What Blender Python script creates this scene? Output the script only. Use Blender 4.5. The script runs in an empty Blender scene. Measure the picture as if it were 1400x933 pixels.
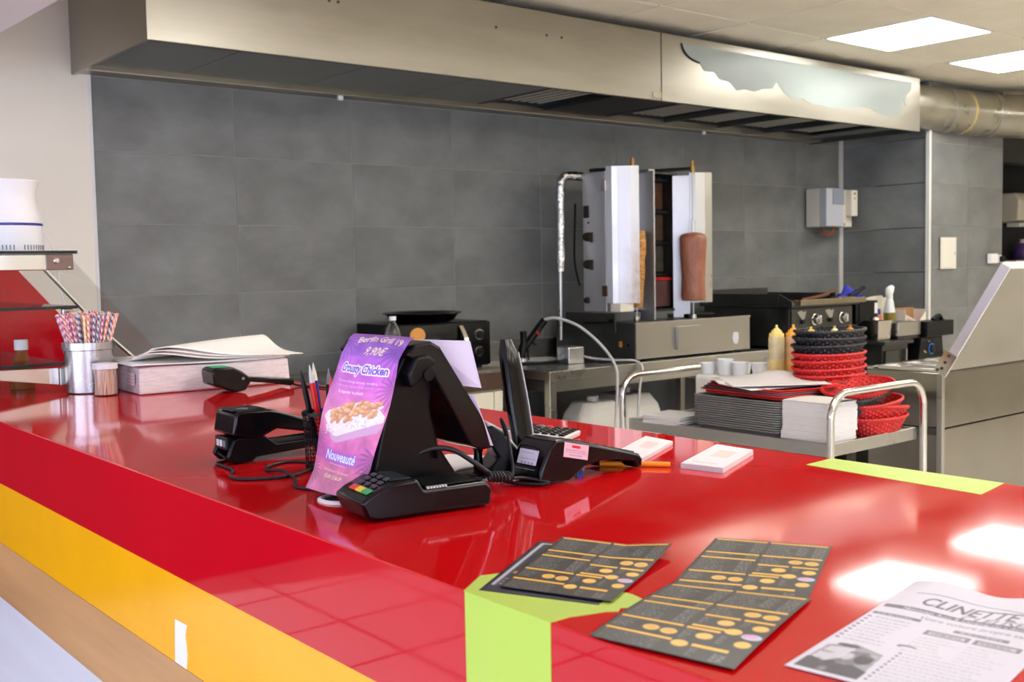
import bpy, math, random
import numpy as np
from mathutils import Matrix, Vector, Euler
random.seed(7); np.random.seed(7)
SC = bpy.context.scene
COL = SC.collection
PI = math.pi

# ------------------------------------------------------------------ camera
cam = bpy.data.cameras.new('camera')
cam.sensor_width = 36.0
cam.lens = 1481.1 / 1400 * 36
cam.clip_start = 0.02
cam.dof.use_dof = True
cam.dof.focus_distance = 1.75
cam.dof.aperture_fstop = 11
cam_o = bpy.data.objects.new('camera', cam)
COL.objects.link(cam_o)
AX = Vector((1817, 135.5, -1481.1)).normalized()      # world X seen in camera space
AY = Vector((-1213, 76.5, -1481.1)).normalized()      # world Y seen in camera space
AZ = AX.cross(AY).normalized(); AY = AZ.cross(AX)
M = Matrix((AX, AY, AZ)).to_4x4()
M.translation = Vector((0, 0, 1.345))
cam_o.matrix_world = M
SC.camera = cam_o

# ------------------------------------------------------------------ world, daylight, exposure
w = bpy.data.worlds.new('overcast_sky'); SC.world = w
w.use_nodes = True
wn = w.node_tree.nodes; wl = w.node_tree.links
bg = wn['Background']
bg.inputs['Color'].default_value = (0.74, 0.82, 1.0, 1)
bg.inputs['Strength'].default_value = 4.2
SC.view_settings.view_transform = 'Standard'
SC.view_settings.look = 'None'
SC.view_settings.gamma = 1.0
SC.view_settings.use_curve_mapping = False
SC.view_settings.exposure = 0.42
LAMP_STRENGTH = 9.5
try:
    SC.cycles.max_bounces = 10
    SC.cycles.diffuse_bounces = 6
    SC.cycles.glossy_bounces = 5
    SC.cycles.transparent_max_bounces = 16
    SC.cycles.sample_clamp_indirect = 6.0
    SC.cycles.caustics_reflective = False
    SC.cycles.caustics_refractive = False
except Exception:
    pass


def portal(name, loc, rot, sx, sy):
    l = bpy.data.lights.new(name, 'AREA'); l.shape = 'RECTANGLE'; l.size = sx; l.size_y = sy
    l.cycles.is_portal = True
    o = bpy.data.objects.new(name, l); COL.objects.link(o); o.location = loc; o.rotation_euler = rot
portal('window_daylight_portal', (-4.02, 0.3, 1.35), (0, -PI / 2, 0), 1.9, 6.4)
portal('shopfront_daylight_portal', (-0.7, -3.52, 1.35), (PI / 2, 0, 0), 5.6, 1.9)


sun = bpy.data.lights.new('sun', 'SUN'); sun.energy = 6.0; sun.angle = math.radians(1.0); sun.color = (0.86, 0.90, 1.0)
sun_o = bpy.data.objects.new('sun', sun); COL.objects.link(sun_o)
sun_o.rotation_euler = Vector((0.80, 0.18, -0.46)).to_track_quat('-Z', 'Y').to_euler()


# ------------------------------------------------------------------ materials
def srgb(r, g, b):
    f = lambda c: (c / 255 / 12.92) if c / 255 <= 0.04045 else ((c / 255 + 0.055) / 1.055) ** 2.4
    return (f(r), f(g), f(b))


MATS = {}


def mat(name, rgb, rough=0.5, metal=0.0, var=0.0, vscale=8.0, bump=0.0, bscale=60.0, spec=0.5, coat=0.0,
        stretch=(1, 1, 1), rvar=0.0, trans=0.0, ior=1.45, emit=None, estr=0.0, detail=4.0, rand=False, coatr=0.03):
    """procedural principled material: noise driven tint, roughness and relief"""
    if name in MATS:
        return MATS[name]
    m = bpy.data.materials.new(name); m.use_nodes = True
    nt = m.node_tree; N = nt.nodes; L = nt.links
    b = N['Principled BSDF']
    c = srgb(*rgb)
    b.inputs['Base Color'].default_value = (*c, 1)
    b.inputs['Roughness'].default_value = rough
    b.inputs['Metallic'].default_value = metal
    b.inputs['Specular IOR Level'].default_value = spec
    b.inputs['Coat Weight'].default_value = coat
    b.inputs['Coat Roughness'].default_value = coatr
    b.inputs['IOR'].default_value = ior
    if trans:
        b.inputs['Transmission Weight'].default_value = trans
    if emit:
        b.inputs['Emission Color'].default_value = (*emit, 1)
        b.inputs['Emission Strength'].default_value = estr
    if var or bump or rvar:
        tc = N.new('ShaderNodeTexCoord'); mp = N.new('ShaderNodeMapping')
        mp.inputs['Scale'].default_value = stretch
        src = tc.outputs['Object']
        if rand:
            oi = N.new('ShaderNodeObjectInfo'); ad = N.new('ShaderNodeVectorMath'); ad.operation = 'ADD'
            ml = N.new('ShaderNodeMath'); ml.operation = 'MULTIPLY'; ml.inputs[1].default_value = 37.0
            L.new(oi.outputs['Random'], ml.inputs[0]); L.new(src, ad.inputs[0]); L.new(ml.outputs[0], ad.inputs[1])
            src = ad.outputs[0]
        L.new(src, mp.inputs['Vector'])
    if var or rvar:
        no = N.new('ShaderNodeTexNoise'); no.inputs['Scale'].default_value = vscale; no.inputs['Detail'].default_value = detail
        no.inputs['Roughness'].default_value = 0.6
        L.new(mp.outputs[0], no.inputs['Vector'])
    if var:
        mx = N.new('ShaderNodeMix'); mx.data_type = 'RGBA'
        mr = N.new('ShaderNodeMapRange'); mr.inputs[1].default_value = 0.3; mr.inputs[2].default_value = 0.7
        L.new(no.outputs['Fac'], mr.inputs[0]); L.new(mr.outputs[0], mx.inputs['Factor'])
        mx.inputs['A'].default_value = (*[x * (1 - var) for x in c], 1)
        mx.inputs['B'].default_value = (*[min(1, x * (1 + var)) for x in c], 1)
        L.new(mx.outputs['Result'], b.inputs['Base Color'])
    if rvar:
        r2 = N.new('ShaderNodeMapRange'); r2.inputs[1].default_value = 0.3; r2.inputs[2].default_value = 0.7
        r2.inputs[3].default_value = max(0, rough - rvar); r2.inputs[4].default_value = rough + rvar
        L.new(no.outputs['Fac'], r2.inputs[0]); L.new(r2.outputs[0], b.inputs['Roughness'])
    if bump:
        n2 = N.new('ShaderNodeTexNoise'); n2.inputs['Scale'].default_value = bscale; n2.inputs['Detail'].default_value = 3
        L.new(mp.outputs[0], n2.inputs['Vector'])
        bp = N.new('ShaderNodeBump'); bp.inputs['Strength'].default_value = bump; bp.inputs['Distance'].default_value = 0.01
        L.new(n2.outputs['Fac'], bp.inputs['Height']); L.new(bp.outputs[0], b.inputs['Normal'])
    MATS[name] = m
    return m


def glass_mat(name, tint, refl_boost=1.0, rough=0.0, base=0.0):
    """thin pane: transparent with a fresnel reflection"""
    if name in MATS:
        return MATS[name]
    m = bpy.data.materials.new(name); m.use_nodes = True
    nt = m.node_tree; N = nt.nodes; L = nt.links
    N.remove(N['Principled BSDF'])
    out = N['Material Output']
    t = N.new('ShaderNodeBsdfTransparent'); t.inputs[0].default_value = (*tint, 1)
    g = N.new('ShaderNodeBsdfGlossy'); g.inputs['Roughness'].default_value = rough
    fr = N.new('ShaderNodeLayerWeight'); fr.inputs['Blend'].default_value = 0.35
    ml = N.new('ShaderNodeMath'); ml.operation = 'MULTIPLY_ADD'; ml.inputs[1].default_value = refl_boost; ml.inputs[2].default_value = base
    ml.use_clamp = True
    L.new(fr.outputs['Fresnel'], ml.inputs[0])
    mx = N.new('ShaderNodeMixShader')
    L.new(ml.outputs[0], mx.inputs[0]); L.new(t.outputs[0], mx.inputs[1]); L.new(g.outputs[0], mx.inputs[2])
    L.new(mx.outputs[0], out.inputs['Surface'])
    MATS[name] = m
    return m


def attr_mat(name, rough=0.45, spec=0.4):
    if name in MATS:
        return MATS[name]
    m = bpy.data.materials.new(name); m.use_nodes = True
    N = m.node_tree.nodes; L = m.node_tree.links; b = N['Principled BSDF']
    a = N.new('ShaderNodeVertexColor'); a.layer_name = 'ink'
    L.new(a.outputs['Color'], b.inputs['Base Color'])
    b.inputs['Roughness'].default_value = rough; b.inputs['Specular IOR Level'].default_value = spec
    MATS[name] = m
    return m


RED = mat('red_gloss_laminate', (196, 6, 28), 0.04, var=0.05, vscale=3, rvar=0.025, spec=0.55, bump=0.01, bscale=4)
REDTOP = mat('red_gloss_laminate_top', (203, 15, 20), 0.07, var=0.04, vscale=2, rvar=0.03, spec=0.62)
YELLOW = mat('yellow_laminate', (248, 178, 8), 0.16, var=0.03, spec=0.5)
LIME = mat('lime_adhesive_film', (180, 208, 84), 0.35, var=0.03, vscale=5)
WHITEP = mat('white_laminate_panel', (214, 214, 224), 0.3, var=0.05, vscale=3, stretch=(1, 1, 6))
TILE = mat('grey_cement_tile', (120, 122, 122), 0.45, var=0.26, vscale=3.2, rvar=0.08, bump=0.03, bscale=25, detail=8, rand=True, stretch=(1, 1, 1.4))
GROUT = mat('pale_grout', (150, 148, 140), 0.85, var=0.1)
PLASTER = mat('cream_plaster', (236, 230, 218), 0.75, var=0.03, vscale=2, bump=0.02, bscale=40)
SOFFIT = mat('white_soffit_paint', (222, 216, 222), 0.6, var=0.02)
CEIL = mat('cream_ceiling_panel', (251, 243, 222), 0.8, var=0.04, vscale=4, bump=0.05, bscale=300, rand=True)
TEE = mat('ceiling_grid_white', (170, 160, 140), 0.6)
STEEL = mat('brushed_steel', (182, 181, 175), 0.30, 1.0, var=0.03, vscale=4, rvar=0.04)
STEELW = mat('warm_hood_steel', (170, 167, 157), 0.34, 1.0, var=0.08, vscale=3, rvar=0.06, stretch=(0.6, 1, 3))
STEELD = mat('dark_greasy_steel', (86, 86, 84), 0.42, 0.9, var=0.22, vscale=5, rvar=0.1)
STEELS = mat('polished_steel', (215, 212, 205), 0.14, 1.0, var=0.03, rvar=0.04)
STEELP = mat('mirror_steel_sheet', (150, 146, 136), 0.16, 1.0, var=0.05, vscale=4, rvar=0.05, bump=0.05, bscale=5)
HOODP = mat('hood_underside_grey', (112, 116, 114), 0.45, 0.3, var=0.05)
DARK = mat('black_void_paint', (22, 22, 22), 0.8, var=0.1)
DKGREY = mat('dark_grey_paint', (46, 46, 47), 0.7, var=0.1)
BLACK = mat('black_gloss_plastic', (9, 8, 10), 0.16, var=0.1, spec=0.35)
BLACKM = mat('black_satin_plastic', (10, 10, 12), 0.34, var=0.1, spec=0.25)
BLACKR = mat('black_rubber_cable', (22, 22, 26), 0.5)
GREYP = mat('grey_plastic', (120, 122, 126), 0.4, var=0.05)
LGREYP = mat('light_grey_plastic', (206, 206, 204), 0.4, var=0.03)
WHITE = mat('white_plastic', (238, 238, 240), 0.35, var=0.02)
PAPER = mat('white_paper', (208, 206, 206), 0.75, var=0.02)
CREAMP = mat('cream_paper', (240, 234, 216), 0.75, var=0.03)
WOOD = mat('oak_laminate', (196, 148, 98), 0.35, var=0.18, vscale=9, stretch=(1, 0.12, 1.6), bump=0.02)
DKWOOD = mat('dark_walnut_edge', (74, 52, 38), 0.45, var=0.25, vscale=10, stretch=(3, 1, 0.3))
GLASS = glass_mat('clear_pane', (0.965, 0.98, 0.972), 0.14)
GLASSD = glass_mat('smoked_shelf_glass', (0.72, 0.75, 0.75), 0.6, base=0.02)
GLEDGE = mat('dark_glass_edge', (20, 28, 28), 0.15)
SHOPGL = glass_mat('shopfront_pane', (0.97, 0.98, 1.0), 0.5)
PLASTICC = glass_mat('clear_plastic', (0.93, 0.95, 0.96), 0.8, 0.12, 0.03)
FROST = mat('frosted_plastic', (240, 243, 245), 0.3, trans=0.12, var=0.02)
FOIL = mat('crumpled_aluminium_foil', (215, 213, 208), 0.22, 1.0, bump=0.9, bscale=45)
FOILB = mat('foil_wrapped_box', (196, 196, 200), 0.28, 1.0, bump=0.6, bscale=30)


# ------------------------------------------------------------------ mesh builder
class MB:
    def __init__(s):
        s.v = []; s.f = []; s.m = []; s.cur = 0

    def add(s, vs, fs):
        o = len(s.v); s.v += [tuple(p) for p in vs]; s.f += [tuple(i + o for i in f) for f in fs]; s.m += [s.cur] * len(fs)
        return s

    def box(s, x0, x1, y0, y1, z0, z1, mtx=None):
        vs = [(x, y, z) for z in (z0, z1) for y in (y0, y1) for x in (x0, x1)]
        if mtx is not None:
            vs = [mtx @ Vector(p) for p in vs]
        return s.add(vs, [(0, 2, 3, 1), (4, 5, 7, 6), (0, 1, 5, 4), (2, 6, 7, 3), (0, 4, 6, 2), (1, 3, 7, 5)])

    def prism(s, poly, a0, a1, axis='y', mtx=None):
        """poly in the two other axes, extruded from a0 to a1 along axis"""
        def P(p, a):
            return {'y': (p[0], a, p[1]), 'x': (a, p[0], p[1]), 'z': (p[0], p[1], a)}[axis]
        n = len(poly)
        vs = [P(p, a0) for p in poly] + [P(p, a1) for p in poly]
        if mtx is not None:
            vs = [mtx @ Vector(p) for p in vs]
        fs = [tuple(range(n))[::-1], tuple(range(n, 2 * n))] + [(i, (i + 1) % n, n + (i + 1) % n, n + i) for i in range(n)]
        return s.add(vs, fs)

    def lathe(s, prof, n=24, c=(0, 0, 0), sx=1.0, sy=1.0, mtx=None, closed=False):
        vs = []
        for r, z in prof:
            for k in range(n):
                a = 2 * PI * k / n
                vs.append((c[0] + sx * r * math.cos(a), c[1] + sy * r * math.sin(a), c[2] + z))
        fs = []
        m = len(prof)
        for j in range(m - 1 if not closed else m):
            j2 = (j + 1) % m
            for k in range(n):
                fs.append((j * n + k, j * n + (k + 1) % n, j2 * n + (k + 1) % n, j2 * n + k))
        if not closed:
            if prof[0][0] > 1e-6: fs.append(tuple(range(n))[::-1])
            if prof[-1][0] > 1e-6: fs.append(tuple((m - 1) * n + k for k in range(n)))
        if mtx is not None:
            vs = [mtx @ Vector(p) for p in vs]
        return s.add(vs, fs)

    def tube(s, path, r, n=8, closed=False, smooth=0):
        pts = [Vector(p) for p in path]
        if smooth:
            pts = catmull(pts, smooth, closed)
        m = len(pts); vs = []; up = Vector((0, 0, 1)); last = None
        rr = r if isinstance(r, (list, tuple)) else [r] * m
        for i, p in enumerate(pts):
            if closed: t = pts[(i + 1) % m] - pts[i - 1]
            else: t = pts[min(i + 1, m - 1)] - pts[max(i - 1, 0)]
            t.normalize()
            if last is None:
                a = t.cross(up)
                if a.length < 0.05: a = t.cross(Vector((1, 0, 0)))
            else:
                a = last - t * last.dot(t)
                if a.length < 1e-5: a = t.cross(up)
            a.normalize(); last = a
            b = t.cross(a)
            for k in range(n):
                q = 2 * PI * k / n
                vs.append(p + (a * math.cos(q) + b * math.sin(q)) * rr[min(i, len(rr) - 1)])
        fs = []
        for i in range(m if closed else m - 1):
            j = (i + 1) % m
            for k in range(n):
                fs.append((i * n + k, i * n + (k + 1) % n, j * n + (k + 1) % n, j * n + k))
        if not closed:
            fs.append(tuple(range(n))[::-1]); fs.append(tuple((m - 1) * n + k for k in range(n)))
        return s.add(vs, fs)

    def quad(s, a, b, c, d):
        return s.add([a, b, c, d], [(0, 1, 2, 3)])

    def sheet(s, pts, th):
        """a thin slab over a polygon given by 3D points (planar), thickness along its normal"""
        P = [Vector(p) for p in pts]
        nrm = Vector((0, 0, 0))
        for i in range(len(P)):
            nrm += (P[i] - P[0]).cross(P[(i + 1) % len(P)] - P[0])
        nrm.normalize(); n = len(P)
        vs = P + [p + nrm * th for p in P]
        return s.add(vs, [tuple(range(n))[::-1], tuple(range(n, 2 * n))] + [(i, (i + 1) % n, n + (i + 1) % n, n + i) for i in range(n)])

    def build(s, name, m, parent=None, bevel=0.0, seg=2, smooth=None, loc=None, rot=None, **props):
        me = bpy.data.meshes.new(name)
        me.from_pydata(s.v, [], s.f)
        for mm in (m if isinstance(m, (list, tuple)) else [m]):
            me.materials.append(mm)
        me.polygons.foreach_set('material_index', s.m)
        if smooth is not None:
            me.polygons.foreach_set('use_smooth', [True] * len(me.polygons))
            me.update()
            me.set_sharp_from_angle(angle=math.radians(smooth))
        me.update()
        o = bpy.data.objects.new(name, me); COL.objects.link(o)
        if parent is not None: o.parent = parent
        if loc: o.location = loc
        if rot: o.rotation_euler = rot
        if bevel:
            b = o.modifiers.new('bevel', 'BEVEL'); b.width = bevel; b.segments = seg; b.limit_method = 'ANGLE'
            b.angle_limit = math.radians(35); b.harden_normals = False
        for k, v in props.items(): o[k] = v
        return o


def catmull(pts, sub, closed=False):
    out = []; m = len(pts)
    for i in range(m if closed else m - 1):
        p0 = pts[i - 1] if (i > 0 or closed) else pts[0]
        p1 = pts[i]; p2 = pts[(i + 1) % m]
        p3 = pts[(i + 2) % m] if (i + 2 < m or closed) else pts[-1]
        for k in range(sub):
            t = k / sub
            out.append(0.5 * ((2 * p1) + (p2 - p0) * t + (2 * p0 - 5 * p1 + 4 * p2 - p3) * t * t + (3 * p1 - p0 - 3 * p2 + p3) * t ** 3))
    if not closed: out.append(pts[-1].copy())
    return out


def thing(name, label, cat, loc=(0, 0, 0), rz=0.0, group=None):
    o = bpy.data.objects.new(name, None); COL.objects.link(o)
    o.empty_display_size = 0.05
    o.location = loc; o.rotation_euler = (0, 0, rz)
    o['label'] = label; o['category'] = cat
    if group: o['group'] = group
    return o


def tag(o, label, cat, group=None):
    o['label'] = label; o['category'] = cat
    if group: o['group'] = group
    return o


def struct(o):
    o['kind'] = 'structure'; return o


def bx(x0, x1, y0, y1, z0, z1, mtx=None):
    return MB().box(x0, x1, y0, y1, z0, z1, mtx)


def copy_tree(o, parent=None):
    c = o.copy(); COL.objects.link(c)
    if parent is not None: c.parent = parent
    for ch in list(o.children): copy_tree(ch, c)
    return c


# ------------------------------------------------------------------ print raster (lettering, leaflets)
_tc = {}


def text_tris(s, bold=0.0, shear=0.0):
    k = (s, bold, shear)
    if k in _tc: return _tc[k]
    cu = bpy.data.curves.new('t', 'FONT'); cu.body = s; cu.size = 1.0; cu.offset = bold; cu.shear = shear
    cu.resolution_u = 3
    ob = bpy.data.objects.new('t', cu); COL.objects.link(ob)
    dg = bpy.context.evaluated_depsgraph_get()
    me = bpy.data.meshes.new_from_object(ob.evaluated_get(dg))
    me.calc_loop_triangles()
    n = len(me.vertices); co = np.zeros(n * 3); me.vertices.foreach_get('co', co); co = co.reshape(-1, 3)[:, :2]
    t = np.zeros(len(me.loop_triangles) * 3, dtype=np.int32); me.loop_triangles.foreach_get('vertices', t)
    T = co[t.reshape(-1, 3)] if len(t) else np.zeros((0, 3, 2))
    bpy.data.objects.remove(ob); bpy.data.curves.remove(cu); bpy.data.meshes.remove(me)
    _tc[k] = T
    return T


class Canvas:
    """w x h ink raster, origin top left, sRGB 0-255"""
    def __init__(s, w, h, rgb):
        s.w, s.h = w, h; s.a = np.zeros((h, w, 3)); s.a[:] = rgb
        s.yy, s.xx = np.mgrid[0:h, 0:w] + 0.5

    def mask(s, m, rgb, al=1.0):
        m = (m * al)[..., None]; s.a = s.a * (1 - m) + np.array(rgb) * m

    def rect(s, x0, y0, x1, y1, rgb, al=1.0):
        mx = np.clip(np.minimum(s.xx + .5, x1) - np.maximum(s.xx - .5, x0), 0, 1)
        my = np.clip(np.minimum(s.yy + .5, y1) - np.maximum(s.yy - .5, y0), 0, 1)
        s.mask(mx * my, rgb, al)

    def ellipse(s, cx, cy, rx, ry, rgb, al=1.0, soft=1.0, ang=0.0):
        ca, sa = math.cos(ang), math.sin(ang)
        u = ((s.xx - cx) * ca + (s.yy - cy) * sa) / rx; v = (-(s.xx - cx) * sa + (s.yy - cy) * ca) / ry
        d = (1 - np.sqrt(u * u + v * v)) * min(rx, ry)
        s.mask(np.clip(d / soft + .5, 0, 1), rgb, al)

    def poly(s, pts, rgb, al=1.0):
        ins = np.zeros((s.h, s.w), bool); n = len(pts)
        for i in range(n):
            (x0, y0), (x1, y1) = pts[i], pts[(i + 1) % n]
            if y0 == y1: continue
            c = ((s.yy >= min(y0, y1)) & (s.yy < max(y0, y1)))
            ins ^= c & (s.xx < (s.yy - y0) / (y1 - y0) * (x1 - x0) + x0)
        s.mask(ins.astype(float), rgb, al)

    def text_mask(s, t, x, y, size, bold=0.0, shear=0.0, center=False, width=None, warp=None, ss=3):
        T = text_tris(t, bold, shear)
        if not len(T): return np.zeros((s.h, s.w))
        T = T.copy() * size
        x0 = T[..., 0].min(); x1 = T[..., 0].max()
        if width: T[..., 0] = (T[..., 0] - x0) * (width / (x1 - x0)); x0 = 0; x1 = width
        if center: T[..., 0] -= (x0 + x1) / 2
        P = np.stack([T[..., 0] + x, y - T[..., 1]], -1)
        if warp: P = warp(P)
        P = P * ss
        m = np.zeros((s.h * ss, s.w * ss), np.float32)
        for a, b, c in P:
            ix0 = max(int(min(a[0], b[0], c[0])), 0); ix1 = min(int(max(a[0], b[0], c[0])) + 2, s.w * ss)
            iy0 = max(int(min(a[1], b[1], c[1])), 0); iy1 = min(int(max(a[1], b[1], c[1])) + 2, s.h * ss)
            if ix0 >= ix1 or iy0 >= iy1: continue
            yy, xx = np.mgrid[iy0:iy1, ix0:ix1] + 0.5
            d = (b[0] - a[0]) * (c[1] - a[1]) - (b[1] - a[1]) * (c[0] - a[0])
            if abs(d) < 1e-9: continue
            u = ((xx - a[0]) * (c[1] - a[1]) - (yy - a[1]) * (c[0] - a[0])) / d
            v = ((b[0] - a[0]) * (yy - a[1]) - (b[1] - a[1]) * (xx - a[0])) / d
            m[iy0:iy1, ix0:ix1] = np.maximum(m[iy0:iy1, ix0:ix1], ((u >= -.01) & (v >= -.01) & (u + v <= 1.01)))
        return m.reshape(s.h, ss, s.w, ss).mean((1, 3))

    def text(s, t, x, y, size, rgb, al=1.0, outline=None, **k):
        m = s.text_mask(t, x, y, size, **k)
        if outline:
            r, orgb, oal = outline; o = m.copy()
            for dx in range(-r, r + 1):
                for dy in range(-r, r + 1):
                    if dx * dx + dy * dy <= r * r + 1: o = np.maximum(o, np.roll(np.roll(m, dx, 1), dy, 0))
            s.mask(o, orgb, oal)
        s.mask(m, rgb, al)

    def scribble(s, x0, y0, x1, y1, rgb, al=0.8, gap=2.2):
        """rows of unreadably small print"""
        x = x0
        while x < x1:
            wd = random.uniform(1.5, 6)
            s.rect(x, y0, min(x + wd, x1), y1, rgb, al * random.uniform(.55, 1)); x += wd + gap * random.uniform(.4, .8)

    def noise(s, cell, amp, seed=0):
        r = np.random.RandomState(seed)
        g = r.rand(s.h // cell + 3, s.w // cell + 3)
        yi = s.yy / cell; xi = s.xx / cell
        y0 = yi.astype(int); x0 = xi.astype(int); fy = yi - y0; fx = xi - x0
        v = (g[y0, x0] * (1 - fx) + g[y0, x0 + 1] * fx) * (1 - fy) + (g[y0 + 1, x0] * (1 - fx) + g[y0 + 1, x0 + 1] * fx) * fy
        return (v - .5) * 2 * amp

    def mesh(s, name, fn, m, parent=None, th=0.0):
        """a grid whose vertices carry the ink; fn(u, v) -> 3D arrays, u,v in 0..1 from the top left"""
        W, Hh = s.w, s.h
        v, u = np.mgrid[0:Hh, 0:W]
        P = fn(u / (W - 1), v / (Hh - 1)).reshape(-1, 3)
        n = W * Hh
        i = np.arange(n).reshape(Hh, W)
        F = np.stack([i[:-1, :-1], i[1:, :-1], i[1:, 1:], i[:-1, 1:]], -1).reshape(-1, 4)
        me = bpy.data.meshes.new(name)
        me.vertices.add(n); me.vertices.foreach_set('co', P.astype(np.float32).ravel())
        nf = len(F)
        me.loops.add(nf * 4); me.loops.foreach_set('vertex_index', F.astype(np.int32).ravel())
        me.polygons.add(nf); me.polygons.foreach_set('loop_start', np.arange(0, nf * 4, 4, dtype=np.int32))
        me.update(calc_edges=True)
        c = np.clip(s.a / 255, 0, 1); c = np.where(c <= .04045, c / 12.92, ((c + .055) / 1.055) ** 2.4)
        ca = me.color_attributes.new('ink', 'FLOAT_COLOR', 'POINT')
        ca.data.foreach_set('color', np.concatenate([c.reshape(-1, 3), np.ones((n, 1))], 1).astype(np.float32).ravel())
        me.polygons.foreach_set('use_smooth', [True] * nf)
        me.materials.append(m); me.update()
        o = bpy.data.objects.new(name, me); COL.objects.link(o)
        if parent is not None: o.parent = parent
        return o


def bilinear(tl, tr, br, bl, bend=None):
    A, B, C_, D = [np.array(p, float) for p in (tl, tr, br, bl)]
    def fn(u, v):
        u = u[..., None]; v = v[..., None]
        P = (A * (1 - u) + B * u) * (1 - v) + (D * (1 - u) + C_ * u) * v
        if bend is not None: P[..., 2] += bend(u[..., 0], v[..., 0])
        return P
    return fn


INK = attr_mat('printed_ink', 0.35, 0.5)
INKM = attr_mat('printed_ink_matt', 0.6, 0.3)


# ================================================================== STRUCTURE
FLOORM = mat('pale_floor_tile', (206, 200, 192), 0.25, var=0.05, vscale=2)
def _floor_lines():
    nt = FLOORM.node_tree; N = nt.nodes; L = nt.links; b = N['Principled BSDF']
    tc = N.new('ShaderNodeTexCoord'); br = N.new('ShaderNodeTexBrick')
    br.offset = 0.0
    br.inputs['Scale'].default_value = 1.0; br.inputs['Mortar Size'].default_value = 0.010
    br.inputs['Brick Width'].default_value = 0.45; br.inputs['Row Height'].default_value = 0.45
    br.inputs['Color1'].default_value = (*srgb(228, 223, 216), 1); br.inputs['Color2'].default_value = (*srgb(220, 215, 208), 1)
    br.inputs['Mortar'].default_value = (*srgb(120, 116, 112), 1)
    L.new(tc.outputs['Object'], br.inputs['Vector']); L.new(br.outputs['Color'], b.inputs['Base Color'])
_floor_lines()
XR = 11.0
struct(bx(-4.1, XR, -3.6, 6.6, -0.1, 0).build('floor', FLOORM))
YW = 4.55
ZC = 2.535

# ---- back wall: substrate, plaster at the left, each tile a piece
wall = struct(bx(-4.1, 7.8, YW - .0085, YW + 0.15, 0, 2.75).build('wall_back', GROUT))
bx(-4.1, 1.515, YW - 0.012, YW - .0086, 0, 2.75).build('plaster_field', PLASTER, wall)
bx(-4.1, 0.60, YW - 0.030, YW - .0121, 0, 1.25).build('added_reflection_panel', mat('burgundy_reflection_panel', (70, 14, 20), .6), wall)  # added unseen panel, darkens what the counter front reflects
cols = [1.515, 2.132, 2.735, 3.333, 3.927, 4.512, 5.098, 5.682, 6.238, 6.785]
rows = [-0.24, 0.06, 0.36, 0.66, 0.958, 1.257, 1.559, 1.859, 2.159, 2.459]
G = 0.0022
for j in range(1, len(rows) - 1):
    for i in range(len(cols) - 1):
        bx(cols[i] + G, cols[i + 1] - G, YW - 0.0105 - random.uniform(0, .0008), YW - .0086, rows[j] + G, rows[j + 1] - G).build('wall_tile', TILE, wall, bevel=0.0012, seg=1)
# plaster edge trim beside the first tiles
struct(bx(1.503, 1.515, YW - 0.016, YW, 0, 2.2).build('trim_1', mat('white_edge_trim', (226, 224, 226), 0.5)))

# ---- return wall (faces the counter) and the pillar front
PY = 3.88
ret = struct(bx(6.785, 6.93, PY + 0.01, YW, 0, 2.75).build('wall_return', GROUT))
rr2 = [0.37, 0.66, 0.94, 1.262, 1.562, 1.862, 2.162, 2.75]
for j in range(len(rr2) - 1):
    bx(6.7825, 6.785, PY + 0.012, YW - 0.012, rr2[j] + G, rr2[j + 1] - G).build('wall_tile', TILE, ret, bevel=0.0012, seg=1)
pil = struct(bx(6.785, 7.80, PY, PY + 0.4, 0, 2.75).build('wall_pillar', GROUT))
pr_rows = [0.45, 0.73, 1.01, 1.288, 1.571, 1.853, 2.135, 2.75]
for j in range(len(pr_rows) - 1):
    for a, b_ in ((6.785, 7.305), (7.305, 7.80)):
        bx(a + G, b_ - G, PY - 0.0025, PY, pr_rows[j] + G, pr_rows[j + 1] - G).build('wall_tile', TILE, pil, bevel=0.0012, seg=1)
TRIMW = mat('white_corner_trim', (214, 214, 210), 0.4)
struct(bx(6.766, 6.792, PY - 0.018, PY + 0.008, 0, 2.5).build('trim_2', TRIMW))
struct(bx(6.735, 6.777, YW - 0.022, YW - 0.009, 0.2, 2.30).build('trim_3', TRIMW))

# ---- dark back room beyond the pillar
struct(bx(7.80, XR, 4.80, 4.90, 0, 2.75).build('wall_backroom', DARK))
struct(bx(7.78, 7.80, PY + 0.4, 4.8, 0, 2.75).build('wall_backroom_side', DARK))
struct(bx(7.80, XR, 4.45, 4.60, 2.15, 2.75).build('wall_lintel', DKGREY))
struct(bx(XR, XR + 0.1, -3.6, 6.1, 0, 2.75).build('wall_right', PLASTER))

# ---- shop side: window walls behind and to the left of the camera
wl_ = struct(bx(-4.2, -4.05, -3.6, 4.6, 0, 0.35).build('wall_left', PLASTER))
bx(-4.2, -4.05, -3.6, 4.6, 2.35, 2.75).build('window_header', PLASTER, wl_)
bx(-4.2, -4.05, 3.55, 4.6, 0.35, 2.35).build('wall_pier', PLASTER, wl_)
bx(-4.2, -4.05, -3.6, -2.95, 0.35, 2.35).build('wall_pier', PLASTER, wl_)
FR = mat('white_window_frame', (225, 226, 230), 0.4)
w1 = struct(bx(-4.14, -4.08, -2.95, 3.55, 0.35, 0.41).build('window_1', FR))
for y in (-2.95, -0.8, 1.35, 3.49):
    bx(-4.14, -4.08, y, y + .06, 0.41, 2.29).build('mullion', FR, w1)
bx(-4.14, -4.08, -2.95, 3.55, 2.29, 2.35).build('frame_head', FR, w1)
for y in (-2.89, -0.74, 1.41):
    bx(-4.115, -4.105, y, y + 2.09, 0.41, 2.29).build('pane', SHOPGL, w1)
wf = struct(bx(-4.1, XR, -3.7, -3.55, 0, 0.35).build('wall_front', PLASTER))
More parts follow.
